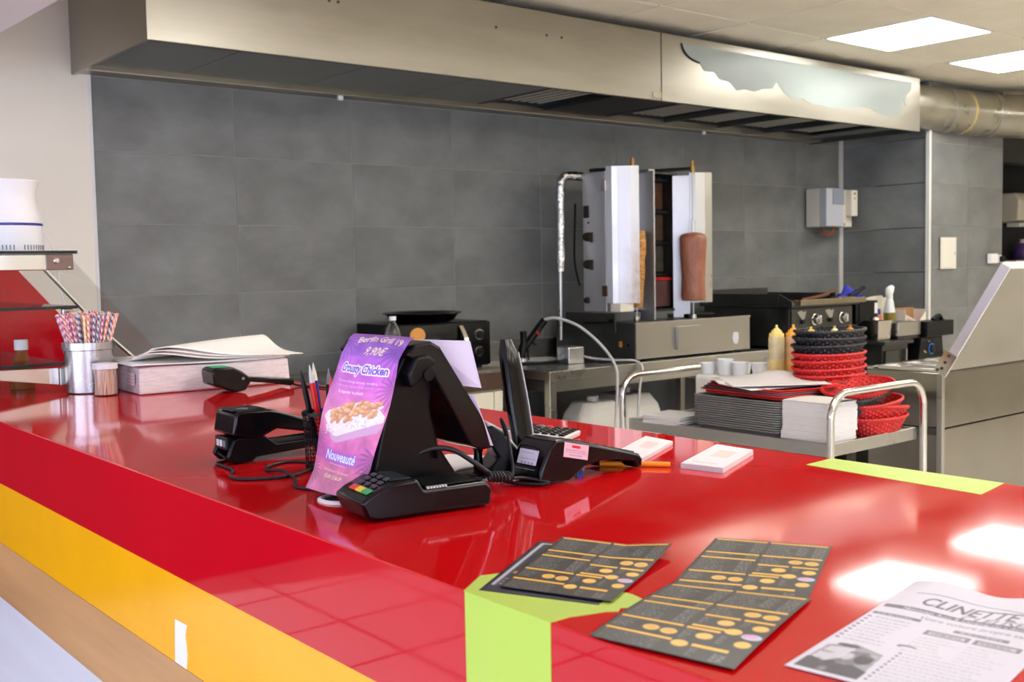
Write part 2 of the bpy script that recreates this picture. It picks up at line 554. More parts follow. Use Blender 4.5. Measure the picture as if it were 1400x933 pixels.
bx(-4.1, XR, -3.7, -3.55, 2.35, 2.75).build('window_header', PLASTER, wf)
bx(2.1, XR, -3.7, -3.55, 0.35, 2.35).build('wall_pier', PLASTER, wf)
bx(-4.1, -3.5, -3.7, -3.55, 0.35, 2.35).build('wall_pier', PLASTER, wf)
w2 = struct(bx(-3.5, 2.1, -3.64, -3.58, 0.35, 0.41).build('window_2', FR))
for x in (-3.5, -1.65, 0.2, 2.04):
    bx(x, x + .06, -3.64, -3.58, 0.41, 2.29).build('mullion', FR, w2)
bx(-3.5, 2.1, -3.64, -3.58, 2.29, 2.35).build('frame_head', FR, w2)
for x in (-3.44, -1.59, 0.26):
    bx(x, x + 1.79, -3.615, -3.605, 0.41, 2.29).build('pane', SHOPGL, w2)

# ---- ceiling: grid of panels, LED panels in the grid, dropped soffit over the customer side
ceil = struct(bx(-4.1, XR, -3.6, 6.1, ZC + 0.022, ZC + 0.15).build('ceiling', TEE))
PX = 0.63
gx = [5.03 + PX * k for k in range(-6, 9)]
gy = [2.86 + PX * k for k in range(-8, 3)] + [4.545]
LAMPS = [(6, 8), (8, 8), (1, 6), (11, 6), (1, 4), (3, 4), (5, 4), (7, 4), (9, 4), (11, 4), (1, 2), (3, 2), (5, 2), (7, 2), (9, 2), (1, 0), (4, 0), (7, 0)]  # first two are in view; the rest are added unseen to brighten the room
LEDM = mat('led_diffuser', (255, 255, 255), 0.5, emit=(1.0, 0.965, 0.905), estr=LAMP_STRENGTH)
FRM = mat('lamp_frame_white', (236, 236, 236), 0.4)
for i in range(len(gx) - 1):
    for j in range(len(gy) - 1):
        x0, x1, y0, y1 = gx[i] + .006, gx[i + 1] - .006, gy[j] + .006, gy[j + 1] - .006
        if (i, j) in LAMPS: continue
        dz = random.uniform(0, 0.004)
        o = bx(x0, x1, y0, y1, ZC + dz, ZC + 0.02).build('ceiling_panel', CEIL, ceil, bevel=0.002, seg=1)
for n, (i, j) in enumerate(LAMPS):
    x0, x1, y0, y1 = gx[i] + .004, gx[i + 1] - .004, gy[j] + .004, gy[j + 1] - .004
    lab = {0: 'square white LED ceiling panel nearer the steel hood end', 1: 'square white LED ceiling panel at the right edge above the duct'}.get(n, 'square LED panel added out of view in the ceiling to brighten the room')
    t = thing('ceiling_light', lab, 'ceiling light', ((x0 + x1) / 2, (y0 + y1) / 2, ZC - .002), 0, 'LED ceiling panels')
    hx, hy = (x1 - x0) / 2, (y1 - y0) / 2
    f = MB()
    for a in ((-hx, hx, -hy, -hy + .012), (-hx, hx, hy - .012, hy), (-hx, -hx + .012, -hy + .012, hy - .012), (hx - .012, hx, -hy + .012, hy - .012)):
        f.box(a[0], a[1], a[2], a[3], 0, 0.02)
    fr = MB(); 
    o_ = [(-hx, -hy), (hx, -hy), (hx, hy), (-hx, hy)]; i_ = [(-hx + .012, -hy + .012), (hx - .012, -hy + .012), (hx - .012, hy - .012), (-hx + .012, hy - .012)]
    vs = [(p[0], p[1], z) for z in (0, .02) for p in o_ + i_]
    fs = []
    for k in range(4):
        l = (k + 1) % 4
        fs += [(k, 4 + k, 4 + l, l), (8 + k, 8 + l, 12 + l, 12 + k), (k, l, 8 + l, 8 + k), (4 + k, 12 + k, 12 + l, 4 + l)]
    fr.add(vs, fs)
    fr.build('frame', FRM, t)
    bx(-hx + .012, hx - .012, -hy + .012, hy - .012, 0.004, 0.016).build('diffuser', LEDM, t)
# soffit: its inner edge runs beside the counter
so = MB().prism([(-4.1, -3.55), (0.985, -3.55), (0.985, 2.9), (0.955, 3.65), (0.93, YW - .013), (-4.1, YW - .013)], 2.11, 2.5, 'z')
struct(so.build('ceiling_soffit', SOFFIT))

# ================================================================== EXTRACTION HOOD
HX0, HX1, HY = 1.44, 6.40, 3.72
HB = 2.155
hood = thing('extraction_hood', 'long brushed steel extraction hood over the grey tiled wall', 'extraction hood', (HX0, HY, HB))
def hb(name, x0, x1, y0, y1, z0, z1, m, bev=0.0, par=None):
    return bx(x0 - HX0, x1 - HX0, y0 - HY, y1 - HY, z0 - HB, z1 - HB).build(name, m, par or hood, bevel=bev)
XS = 4.02
hb('front_panel', HX0, XS - .004, HY, HY + .012, HB, 2.488, STEELW, .002)
fp2 = hb('front_panel', XS + .004, HX1, HY, HY + .012, HB, 2.488, STEELW, .002)
fp2['label'] = 'steel front panel with torn pale protective film'
hb('joint_strip', XS - .004, XS + .004, HY + .004, HY + .01, HB, 2.485, STEELD)
hb('end_panel', HX0, HX0 + .012, HY + .012, YW - .012, HB, 2.488, STEELW)
hb('end_panel', HX1 - .012, HX1, HY + .012, YW - .012, HB, 2.488, STEELD)
hb('top_panel', HX0 + .012, HX1 - .012, HY + .012, YW - .012, 2.473, 2.486, STEEL)
hb('rear_channel', HX0 + .012, HX1 - .012, YW - .115, YW - .013, HB + .006, HB + .05, STEELW, .004)
hb('front_channel', HX0 + .012, HX1 - .012, HY + .012, HY + .05, HB + .004, HB + .04, STEELD, .004)
# underside: flat grey panels at the left, baffle filters further on
ux = [HX0 + .012, 1.86, 2.42, 2.98, 3.42]
for a, b_ in zip(ux[:-1], ux[1:]):
    hb('underside_panel', a + .002, b_ - .002, HY + .05, YW - .115, HB + .03, HB + .04, HOODP, .001)
def baffle(x0, x1):
    f = hb('baffle_filter', x0 + .004, x1 - .004, HY + .06, YW - .12, HB + .062, HB + .070, mat('filter_black', (14, 14, 14), .8))
    n = int((x1 - x0) / .058)
    for k in range(n):
        xx = x0 + .02 + (x1 - x0 - .04) * (k + .5) / n
        s_ = bx(-.0145, .0145, HY + .09 - HY, YW - .15 - HY, .024, .0285).build('slat', mat('baffle_slat', (190, 188, 176), .4, .3), f, bevel=.0015, seg=1)
        s_.location = (xx - HX0, 0, HB + .032 - HB)
    hb('filter_frame', x0 + .004, x0 + .022, HY + .06, YW - .12, HB + .028, HB + .055, STEELD, 0, f)
    return f
baffle(3.42, 3.85)
hb('underside_panel', 3.87, 4.30, HY + .05, YW - .115, HB + .03, HB + .04, mat('hood_divider_dark', (38, 38, 38), .5, .5))
for a in (4.32, 4.80, 5.28, 5.76):
    baffle(a, a + .47)
hb('underside_panel', 6.24, HX1 - .012, HY + .05, YW - .115, HB + .03, HB + .04, HOODP)
# little fixing lugs and latches
for x in (2.62, 5.18):
    hb('lug', x, x + .025, YW - .10, YW - .085, HB - .014, HB + .01, WHITE, .003)
hb('latch', 3.955, 4.012, HY - .008, HY, HB + .012, HB + .04, STEELS, .002)
for x in (3.27, 3.36, 2.2, 2.16, 2.98):
    MB().lathe([(0, -.004), (.006, -.004), (.006, .002), (0, .002)], 10, mtx=Matrix.Translation((x - HX0, -.001, 2.385 - HB)) @ Matrix.Rotation(PI / 2, 4, 'X')).build('rivet', STEELD, hood)
# torn pale film on the right front panel (outline in x, z)
FILM = mat('pale_protective_film', (160, 170, 168), 0.28, spec=0.2, var=0.02)
fpts = [(4.16, 2.452), (6.30, 2.452), (6.30, 2.40), (6.24, 2.375), (6.23, 2.30), (6.20, 2.34), (6.17, 2.24), (6.05, 2.225), (5.92, 2.235), (5.85, 2.262), (5.72, 2.255), (5.62, 2.232), (5.52, 2.238), (5.42, 2.225), (5.34, 2.24), (5.26, 2.232), (5.17, 2.262), (5.08, 2.25), (5.0, 2.282), (4.94, 2.33), (4.90, 2.29), (4.82, 2.285), (4.75, 2.262), (4.66, 2.268), (4.60, 2.255), (4.54, 2.295), (4.46, 2.30), (4.42, 2.335), (4.34, 2.33), (4.30, 2.372), (4.22, 2.39), (4.18, 2.42)]
MB().prism([(x - HX0, z - HB) for x, z in fpts], -.0012, 0.0, 'y').build('torn_film', FILM, fp2)
curl = MB()
cp = [(4.165, 2.452), (4.185, 2.415), (4.23, 2.385), (4.30, 2.368)]
curl.tube([(x - HX0, -.004, z - HB) for x, z in cp], .0035, 6, smooth=4)
curl.build('film_curl', BLACKM, fp2)
# gap flashing above

# ================================================================== DUCT
duct = thing('ventilation_duct', 'shiny spiral metal ventilation duct bending right from the hood end', 'duct', (6.42, 3.86, 2.35))
def ring_path(p, r, n=22):
    return p
GALV = mat('galvanised_duct', (180, 178, 166), 0.3, 1.0, var=0.12, vscale=4, rvar=0.1)
dp = [Vector((0.0, 0.06, 0.0)), Vector((0.45, 0.03, 0.0)), Vector((0.95, -0.04, -0.005)), Vector((1.35, -0.20, -0.01)), Vector((1.65, -0.45, -0.01)), Vector((1.85, -0.80, -0.01)), Vector((1.95, -1.2, -0.01))]
path = catmull(dp, 8)
seams = [0, 9, 17, 26, 34, 42, len(path) - 1]
for a, b_ in zip(seams[:-1], seams[1:]):
    MB().tube(path[a:b_ + 1], 0.150, 32).build('duct_section', GALV, duct, smooth=60)
for a in seams[1:-1]:
    q = path[a - 1:a + 2]
    MB().tube([q[0] * .4 + q[1] * .6, q[2] * .4 + q[1] * .6], 0.1535, 32).build('seam_band', STEEL, duct, smooth=60)
TAPE = mat('yellowed_tape', (190, 170, 110), .5)
for a in (12, 22, 37):
    q = path[a:a + 2]
    MB().tube([q[0], q[0] * .7 + q[1] * .3], 0.1515, 32).build('tape_band', TAPE, duct, smooth=60)
MB().lathe([(.153, 0), (.175, 0), (.175, .01), (.153, .01)], 32, closed=True, mtx=Matrix.Translation((0.01, .06, 0)) @ Matrix.Rotation(PI / 2, 4, 'Y')).build('collar', STEEL, duct)

# ================================================================== SERVICE COUNTER
CT = 1.05
CX0, CX1, CY0, CY1 = 0.58, 1.387, -0.75, 3.72
counter = thing('service_counter', 'long glossy red service counter with yellow and wood bands on its front', 'counter', (0.98, 1.5, 0))
def cb(mb, name, m, par=None, bev=0.0, smooth=None):
    o = mb.build(name, m, par or counter, bevel=bev, smooth=smooth)
    o.location = (-0.98, -1.5, 0) if par is None else (0, 0, 0)
    return o
GX, GY, GR = 0.705, 1.215, 0.034
top = MB().prism([(CX0, .918), (CX0, CT), (CX1, CT), (CX1, CT - .04), (CX0 + .02, CT - .04), (CX0 + .02, .918)], CY0, CY1, 'y')
cb(top, 'countertop', REDTOP, bev=.0016)
cb(bx(CX0 - .0002, CX0 + .0005, CY0, CY1, .919, CT - .002), 'red_fascia', RED)
cb(bx(CX0 + .002, CX0 + .02, CY0, CY1, .788, .9175), 'yellow_band', YELLOW)
cb(bx(CX0 + .0015, CX0 + .02, CY0, CY1, .666, .7875), 'wood_band', WOOD)
cb(bx(CX0 + .006, CX0 + .02, CY0, CY1, .08, .6655), 'lower_panel', WHITEP)
cb(bx(CX0 + .05, CX1 - .08, CY0 + .02, CY1 - .02, 0, .08), 'plinth', DKGREY)
cb(bx(CX0 + .021, CX1 - .03, CY0 + .01, CY1 - .01, .081, CT - .0405), 'carcass', WHITEP)
lm = MB().prism([(.7855, .86), (.7855, CT), (.6665, CT), (.668, .86)], CX0 - .0009, CX0 - .0003, 'x')
cb(lm, 'lime_tape', LIME)
lt = [(.5795, .787), (.5795, .666), (.600, .6655), (.613, .661), (.632, .655), (.640, .648), (.648, .6535), (.655, .6475), (.661, .651), (.664, .643), (.672, .641), (.676, .637), (.684, .674), (.664, .80), (.62, .815)]
cb(MB().prism(lt, CT, CT + .0005, 'z'), 'lime_tape', LIME)
cb(MB().prism([(1.317, .942), (1.386, .946), (1.386, .683), (1.299, .669)], CT, CT + .0006, 'z'), 'lime_tape', LIME)
cb(MB().prism([(1.487, .853), (1.493, .789), (1.4525, .789), (1.4475, .812), (1.4525, .838), (1.4455, .854)], CX0 + .0012, CX0 + .002, 'x'), 'white_tape', WHITE)
gr = MB().lathe([(GR - .008, .0), (GR, 0), (GR, .002), (GR - .004, .004), (GR - .008, .003)], 32, (GX, GY, CT), closed=True)
go = cb(gr, 'cable_grommet', WHITE, smooth=40)
hole = MB().lathe([(0, .0006), (GR - .009, .0006), (GR - .009, 0.0001), (0, .0001)], 24, (GX, GY, CT))
hole.build('grommet_hole', mat('grommet_dark', (70, 62, 60), .7), go)

# ================================================================== LEAFLETS ON THE COUNTER
def menu_canvas(seed=0):
    random.seed(seed + 3)
    c = Canvas(150, 224, (44, 43, 40))
    Yl = (240, 188, 60); Gy = (196, 198, 200)
    def block(x0, x1, y0, y1, prices=True, jag=True):
        y = y0
        while y < y1:
            e = x0 + (x1 - x0) * random.uniform(.35, .6)
            c.scribble(x0, y, e, y + 1.5, Gy, .62)
            if prices: c.scribble(x1 - 14, y, x1, y + 1.5, Gy, .7)
            y += 3.1
    # left column
    c.rect(4, 3, 70, 7, Yl); block(6, 70, 10, 47)
    c.rect(4, 50, 70, 54, Yl); block(6, 70, 57, 66)
    c.rect(4, 68, 70, 72, Yl); block(6, 68, 75, 112)
    c.rect(4, 114, 70, 118, Yl); block(6, 40, 121, 142, False)
    c.rect(4, 146, 74, 150, Yl)
    for k in range(8): c.scribble(6, 153 + k * 3, 66, 154.6 + k * 3, Gy, .45)
    for (x, y) in ((44, 132), (63, 133)): c.ellipse(x, y, 8.5, 6.5, (238, 192, 92)); c.ellipse(x, y, 6, 4, (205, 160, 70), .6, 2)
    # right column
    c.rect(74, 3, 146, 7, Yl); block(76, 146, 10, 48)
    for k in range(10): c.scribble(112, 12 + k * 3.3, 124, 13.6 + k * 3.3, Gy, .7)
    c.rect(74, 50, 146, 54, Yl); block(76, 118, 57, 76, False)
    for (x, y) in ((117, 66), (136, 67)): c.ellipse(x, y, 8.5, 6.5, (238, 192, 92)); c.ellipse(x, y, 6, 4, (205, 160, 70), .6, 2)
    c.rect(76, 80, 112, 84, Yl); block(78, 92, 87, 104, False); c.ellipse(103, 95, 8.5, 6.5, (238, 192, 92))
    c.rect(116, 80, 146, 84, Yl); block(118, 130, 87, 98, False); c.ellipse(138, 96, 8, 6.5, (238, 192, 92))
    c.rect(76, 108, 110, 112, Yl); c.rect(74, 115, 108, 119, Yl)
    block(76, 96, 122, 142, False); c.ellipse(98, 130, 8.5, 6.5, (238, 192, 92)); c.ellipse(118, 111, 8.5, 6.5, (238, 192, 92))
    c.ellipse(138, 116, 10, 6, (190, 205, 230)); c.ellipse(136, 115, 8, 4, (225, 150, 190), .8, 2)
    block(112, 124, 122, 140, False); c.ellipse(137, 133, 8, 6.5, (238, 192, 92))
    c.rect(96, 148, 132, 153, Yl); block(98, 112, 157, 172, False)
    for k in range(5): c.scribble(122, 158 + k * 3, 134, 159.6 + k * 3, Gy, .7)
    c.ellipse(84, 152, 8.5, 6.5, (238, 192, 92))
    c.a = c.a[:176]; c.h = 176; c.yy = c.yy[:176]; c.xx = c.xx[:176]
    return c
MENU = menu_canvas()
def leaflet(tl, tr, br, bl, z, label, canvas=MENU, bend=None, cat='leaflet', name='menu_leaflet', group='dark menu leaflets on the counter'):
    c3 = np.array([(tl[0] + tr[0] + br[0] + bl[0]) / 4, (tl[1] + tr[1] + br[1] + bl[1]) / 4, z])
    P = [np.array([p[0], p[1], z]) - c3 for p in (tl, tr, br, bl)]
    o = canvas.mesh(name, bilinear(*P, bend=bend), INK)
    sm = o.modifiers.new('thickness', 'SOLIDIFY'); sm.thickness = .00035; sm.offset = -1
    o.location = c3
    tag(o, label, cat, group)
    return o
back = Canvas(60, 90, (34, 36, 50))
back.rect(3, 4, 56, 5.5, (210, 212, 216)); back.rect(3, 4, 4.5, 80, (210, 212, 216)); back.text('MENU', 10, 30, 12, (200, 200, 205)); back.ellipse(12, 58, 6, 3, (220, 150, 80)); 
for k in range(3): back.scribble(6, 68 + 4 * k, 50, 70 + 4 * k, (190, 192, 198))
leaflet((.746, .874), (.80, .757), (.640, .672), (.590, .778), CT + .0009, 'navy and white leaflet lying mostly hidden under the left menu leaflet', back, group=None)
leaflet((.772, .866), (.817, .747), (.650, .667), (.608, .770), CT + .0028, 'dark menu leaflet with yellow bars lying half on lime tape', bend=lambda u, v: .006 * np.clip(u - .6, 0, 1) * np.clip(.5 - v, 0, 1) * 6)
leaflet((.893, .754), (.950, .648), (.779, .556), (.718, .663), CT + .0010, 'dark menu leaflet with yellow bars, rear right one overlapped at its lower end')
leaflet((.730, .670), (.785, .556), (.604, .494), (.577, .618), CT + .0022, 'dark menu leaflet with yellow bars lying nearest the counter front edge', bend=lambda u, v: .002 * np.sin(3 * v))

def flyer_canvas():
    random.seed(11)
    c = Canvas(172, 330, (212, 212, 222))
    ink = (84, 82, 98); mid = (118, 116, 128)
    c.text('CLINETTE', 36, 84, 36, ink, bold=.014, shear=.25, width=98)
    for k in range(140):
        x = 20 + k; y = 50 - 8 * math.sin(k / 140 * PI * 1.2) + 20 * max(0, k / 140 - .45) ** 1.2
        c.rect(x, y, x + 1.4, y + 1.6, ink)
    c.text('CLEUSE', 82, 101, 22, ink, shear=.25, width=62, al=.95)
    c.rect(5, 98, 166, 109, (96, 94, 108)); c.text('Nettoyage Auto & Camping-car a domicile', 26, 107, 10, (234, 234, 240), width=132)
    c.text('Votre voiture propre sans', 50, 126, 13, mid, width=108, shear=.2)
    c.rect(4, 128, 54, 136, (104, 102, 116)); c.text('Les formules', 9, 134.5, 7, (235, 235, 240))
    for k in range(9):
        y = 144 + k * 10; c.rect(4, y, 8, y + 4, ink); c.scribble(12, y, random.uniform(40, 58), y + 3, (150, 150, 160), .8)
    for (x0, y0, w_) in ((68, 153, 43), (115, 153, 43)):
        c.rect(x0, y0, x0 + w_, y0 + 15, mid); c.rect(x0 + 4, y0 + 4, x0 + w_ - 4, y0 + 12, (190, 190, 200)); c.scribble(x0 + 6, y0 + 6, x0 + w_ - 8, y0 + 10, ink)
        for k in range(6): c.scribble(x0, y0 + 24 + k * 9, x0 + w_ * random.uniform(.5, .95), y0 + 26.5 + k * 9, (170, 170, 178), .8)
    c.rect(90, 138, 142, 146, mid); c.scribble(96, 140, 136, 144, (200, 200, 208))
    # grey photo of hands washing a car, loose tones
    c.poly([(6, 322), (8, 252), (30, 236), (62, 250), (66, 322)], (150, 150, 158))
    c.poly([(6, 322), (6, 292), (30, 280), (66, 300), (66, 322)], (64, 64, 74))
    c.poly([(9, 290), (12, 256), (34, 246), (40, 272), (22, 296)], (200, 200, 206))
    c.poly([(34, 256), (50, 252), (62, 280), (42, 296), (32, 280)], (112, 112, 122))
    c.ellipse(52, 272, 8, 13, (52, 52, 60)); c.ellipse(26, 244, 11, 5, (66, 66, 74)); c.ellipse(36, 272, 6, 10, (214, 214, 220), .8, 3)
    for k in range(16):
        c.ellipse(random.uniform(12, 58), random.uniform(256, 316), random.uniform(2, 6), random.uniform(2, 5), random.choice([(60, 60, 66), (190, 190, 196), (110, 110, 118)]), .4, 3)
    c.ellipse(70, 214, 9, 5, ink); c.ellipse(72, 217, 8, 4, (212, 212, 222))
    for k in range(10):
        y = 232 + k * 9; c.scribble(76, y, random.uniform(130, 165), y + 3, (160, 160, 170), .7); c.rect(70, y, 73, y + 3.5, ink)
    return c
fl = flyer_canvas()
leaflet((.896, .522), (.9175, .3866), (.6615, .3416), (.640, .477), CT + .0012, 'white printed car cleaning flyer at the near right corner of the counter', fl,
        bend=lambda u, v: .010 * np.clip(.45 - v, 0, 1) * np.sin(u * 5.0 + .6) ** 2 * 1.2, cat='flyer', name='paper_flyer', group=None)

# ---- note pads
def pad(tl, tr, br, bl, z0, h, label):
    cx = sum(p[0] for p in (tl, tr, br, bl)) / 4; cy = sum(p[1] for p in (tl, tr, br, bl)) / 4
    t = thing('note_pad', label, 'note pad', (cx, cy, z0), 0, 'white note pads')
    P = [(p[0] - cx, p[1] - cy) for p in (tl, tr, br, bl)]
    MB().prism(P[::-1], 0, h, 'z').build('sheets', PAPER, t, bevel=.0004, seg=1)
    c = Canvas(40, 60, (218, 217, 219)); c.rect(13, 14, 30, 34, (214, 196, 192)); c.rect(6, 50, 30, 53, (208, 190, 194)); c.scribble(4, 4, 34, 6, (228, 226, 230))
    f = bilinear(*[(p[0] * .995, p[1] * .995, h + .0003) for p in P])
    c.mesh('top_sheet', f, INKM, t)
pad((1.335, 1.124), (1.332, 1.049), (1.182, .984), (1.169, 1.052), CT, .0075, 'white note pad lying alone in the middle of the red counter')
pad((1.325, 1.270), (1.316, 1.200), (1.165, 1.125), (1.180, 1.195), CT, .006, 'white note pad partly behind the right card terminal')

# ================================================================== CARD TERMINALS
def terminal_profile(name, label, loc, rz, poly, width, parts):
    t = thing(name, label, 'card terminal', loc, rz, 'black card payment terminals')
    MB().prism(poly, 0, width, 'y').build('body', BLACK, t, bevel=.004, seg=3, smooth=40)
    return t
# right terminal (lying with its rear towards the till, stickers on side and rear)
LBLW = mat('sticker_white', (222, 222, 232), .5)
tr_ = terminal_profile('card_terminal', 'black card terminal with pink and white stickers, beside the cordless phone', (.930, 1.092, CT), 0,
    [(0.004, .004), (.008, .024), (.022, .050), (.034, .0605), (.052, .060), (.074, .055), (.196, .022), (.203, .014), (.202, .002), (.190, .002), (.186, .012), (.160, .018), (.120, .021), (.088, .017), (.060, .002), (.03, .002)], .066, None)
key = mat('terminal_keys', (58, 58, 60), .5)
for i in range(5):
    for j in range(3):
        MB().box(-.005, .005, -.0065, .0065, 0, .004).build('key', key, tr_, bevel=.001, seg=1, loc=(.092 + i * .016, .014 + j * .018, .0475 - i * .0043), rot=(0, .265, 0))
bx(-.022, .022, -.022, .022, 0, .003).build('screen', mat('terminal_screen', (40, 48, 52), .1), tr_, bevel=.001, seg=1, loc=(.175, .033, .0268), rot=(0, .265, 0))
c = Canvas(64, 34, (226, 190, 200)); c.rect(20, 5, 42, 11, (214, 40, 60)); c.scribble(5, 15, 60, 17.5, (150, 120, 160)); c.scribble(5, 20, 60, 22.5, (150, 120, 160)); c.scribble(16, 26, 48, 28.5, (110, 100, 190))
def rect3(o, ax, ay):
    o = np.array(o); ax = np.array(ax); ay = np.array(ay)
    return bilinear(o, o + ax, o + ax + ay, o + ay)
c.mesh('pink_sticker', rect3((.050, -.0006, .0565), (.045, 0, -.0105), (-.003, 0, -.020)), INKM, tr_)
c = Canvas(40, 40, (222, 224, 238)); c.scribble(4, 6, 30, 8, (150, 150, 175)); c.scribble(6, 18, 36, 20, (150, 150, 175))
for k in range(4): c.rect(8 + 7 * k, 25, 12 + 7 * k, 30, (170, 170, 190))
c.scribble(14, 34, 28, 36, (170, 170, 190))
c.mesh('white_sticker', rect3((.0165, .054, .0462), (0, -.040, 0), (-.0092, 0, -.0255)), INKM, tr_)

# front terminal / pin pad with coloured keys
tf = terminal_profile('card_terminal', 'low black pin pad with red and yellow keys in front of the till', (.652, 1.070, CT), math.radians(-8),
    [(0, .006), (-.008, .026), (.004, .034), (.030, .045), (.066, .046), (.074, .031), (.160, .032), (.168, .022), (.166, .002), (.012, .002)], .082, None)
KR, KY, KG = mat('key_red', (214, 60, 40), .4), mat('key_yellow', (222, 196, 50), .4), mat('key_green', (60, 160, 90), .4)
for i, (mm, yy) in enumerate(((KR, .050), (KY, .032), (KG, .015))):
    bx(-.0045, .0045, -.008, .008, 0, .0025).build('key', mm, tf, bevel=.0008, seg=1, loc=(.006, yy, .0352), rot=(0, -.40, 0))
for i in range(3):
    for j in range(3):
        bx(-.003, .003, -.005, .005, 0, .002).build('key', key, tf, bevel=.0006, seg=1, loc=(.017 + .008 * i, .018 + .018 * j, .0397 + .0034 * i), rot=(0, -.40, 0))
bx(.082, .152, .012, .070, .0318, .0335).build('printer_lid', BLACKM, tf, bevel=.001, seg=1)
bx(.034, .062, .012, .070, .0455, .0470).build('screen', mat('terminal_screen', (40, 48, 52), .1), tf, bevel=.001, seg=1)
for k in range(7):
    bx(.080 + .004 * k, .082 + .004 * k, .003, .008, .0318, .0342).build('status_mark', LGREYP, tf)

# left terminal on its stand
tl_ = thing('card_terminal', 'black card terminal raised on a stand left of the pen cup', 'card terminal', (.706, 1.545, CT), math.radians(-2), 'black card payment terminals')
MB().prism([(0, .046), (.006, .079), (.014, .083), (.062, .082), (.078, .078), (.175, .044), (.178, .034), (.166, .032), (.075, .050), (.052, .041), (.036, .040)], 0, .078, 'y').build('body', BLACK, tl_, bevel=.004, seg=3, smooth=40)
st = MB().prism([(.010, .040), (.036, .042), (.052, .043), (.075, .026), (.172, .028), (.176, .016), (.04, .008), (.034, .0015), (.004, .0015), (-.006, .012), (.004, .038)], .006, .016, 'y')
st.build('stand', BLACKM, tl_, bevel=.002)
MB().prism([(.010, .040), (.036, .042), (.052, .043), (.075, .026), (.172, .028), (.176, .016), (.04, .008), (.034, .0015), (.004, .0015), (-.006, .012), (.004, .038)], .062, .072, 'y').build('stand', BLACKM, tl_, bevel=.002)
bx(-.004, .03, .016, .062, .022, .042, Matrix.Rotation(.0, 4, 'X')).build('port_plate', BLACKM, tl_, bevel=.002)
bx(.075, .172, .016, .062, .012, .026).build('cradle_base', BLACKM, tl_, bevel=.003)
for k, (y, wd) in enumerate(((.048, .009), (.036, .006), (.024, .008))):
    bx(-.0052, -.0040, y - wd / 2, y + wd / 2, .027, .037).build('port', [LGREYP, WHITE, GREYP][k], tl_)
MB().lathe([(.0, 0), (.0085, 0), (.0085, .0006), (0, .0006)], 20, mtx=Matrix.Translation((.030, .030, .0832))).build('contactless_badge', mat('badge_ring', (120, 120, 124), .5), tl_)
bx(.005, .060, .010, .068, .0822, .0832).build('printer_lid', BLACKM, tl_, bevel=.001, seg=1)

# far terminal with green top beside the paper pack
tq = thing('card_terminal', 'black card terminal with a green flash beside the paper pack', 'card terminal', (1.10, 2.50, CT), math.radians(-3), 'black card payment terminals')
MB().prism([(0, .022), (-.004, .056), (.006, .064), (.05, .063), (.072, .052), (.092, .036), (.094, .022), (.080, .004), (.060, .001), (.050, .002)], 0, .08, 'y').build('body', BLACK, tq, bevel=.004, seg=3, smooth=40)
MB().prism([(.088, .024), (.090, .036), (.215, .022), (.216, .010), (.206, .004), (.16, .014)], .010, .070, 'y').build('handset', BLACK, tq, bevel=.003, smooth=40)
bx(.004, .046, .012, .070, .0635, .0648).build('green_lid', mat('green_flash', (40, 186, 120), .35), tq, bevel=.001, seg=1)
bx(.0795, .0805, .0, .0, .04, .04)
MB().lathe([(0, 0), (.004, 0), (.004, .001), (0, .001)], 12, mtx=Matrix.Translation((.074, -.0005, .034)) @ Matrix.Rotation(PI / 2, 4, 'X')).build('screw', GREYP, tq)

# ---- cables
def cable(name, pts, r, label, m=BLACKR, cat='cable', sub=8, n=8, grp=None):
    c0 = Vector(pts[0])
    o = MB().tube([Vector(p) - c0 for p in pts], r, n, smooth=sub).build(name, m, None, smooth=60)
    o.location = c0
    return tag(o, label, cat, grp)
z1 = CT + .0028
cable('power_cable', [(.705, 1.600, z1 + .012), (.715, 1.590, z1), (.690, 1.570, z1), (.688, 1.535, z1), (.684, 1.500, z1), (.664, 1.465, z1), (.660, 1.430, z1), (.690, 1.405, z1), (.728, 1.398, z1), (.775, 1.425, z1 + .001), (.800, 1.478, z1), (.775, 1.505, z1), (.735, 1.490, z1), (.722, 1.460, z1), (.722, 1.415, z1 + .005), (.718, 1.370, z1), (.695, 1.330, z1), (.695, 1.305, z1), (.712, 1.275, z1), (.712, 1.252, z1 + .004), (.705, 1.225, CT + .0045), (.706, 1.212, CT + .001)], .0024, 'thin black cable looping from the left card terminal to the white grommet')
cable('scanner_cable', [(1.312, 2.528, CT + .013), (1.33, 2.50, CT + .003), (1.35, 2.42, CT + .003), (1.352, 2.30, CT + .003), (1.345, 2.0, CT + .003), (1.33, 1.8, CT + .003)], .0024, 'thin black cable trailing from the far card terminal')
cable('pinpad_cable', [(.700, 1.195, CT + .005), (.700, 1.172, CT + .022), (.720, 1.162, CT + .040), (.762, 1.156, CT + .053), (.800, 1.15, CT + .062), (.828, 1.142, CT + .058), (.852, 1.128, CT + .040), (.872, 1.122, CT + .024), (.885, 1.12, CT + .018)], .0035, 'black cable arching over the low pin pad')
coil = []
for k in range(90):
    a = k / 89 * 2 * PI * 7; tt = k / 89
    coil.append((.868 + .034 * tt, 1.120 - .006 * tt, CT + .020 + .006 * math.sin(a) - .004 * tt)); coil[-1] = (coil[-1][0], coil[-1][1] + .006 * math.cos(a), coil[-1][2])
cable('coiled_cable', coil, .0019, 'coiled black cable between the pin pad and the right terminal', sub=1, n=6)
cable('phone_cable', [(.905, 1.114, CT + .016), (.915, 1.125, CT + .03), (.925, 1.150, CT + .075), (.932, 1.17, CT + .085), (.945, 1.175, CT + .06)], .002, 'thin black cable rising from the coil to the phone cradle')
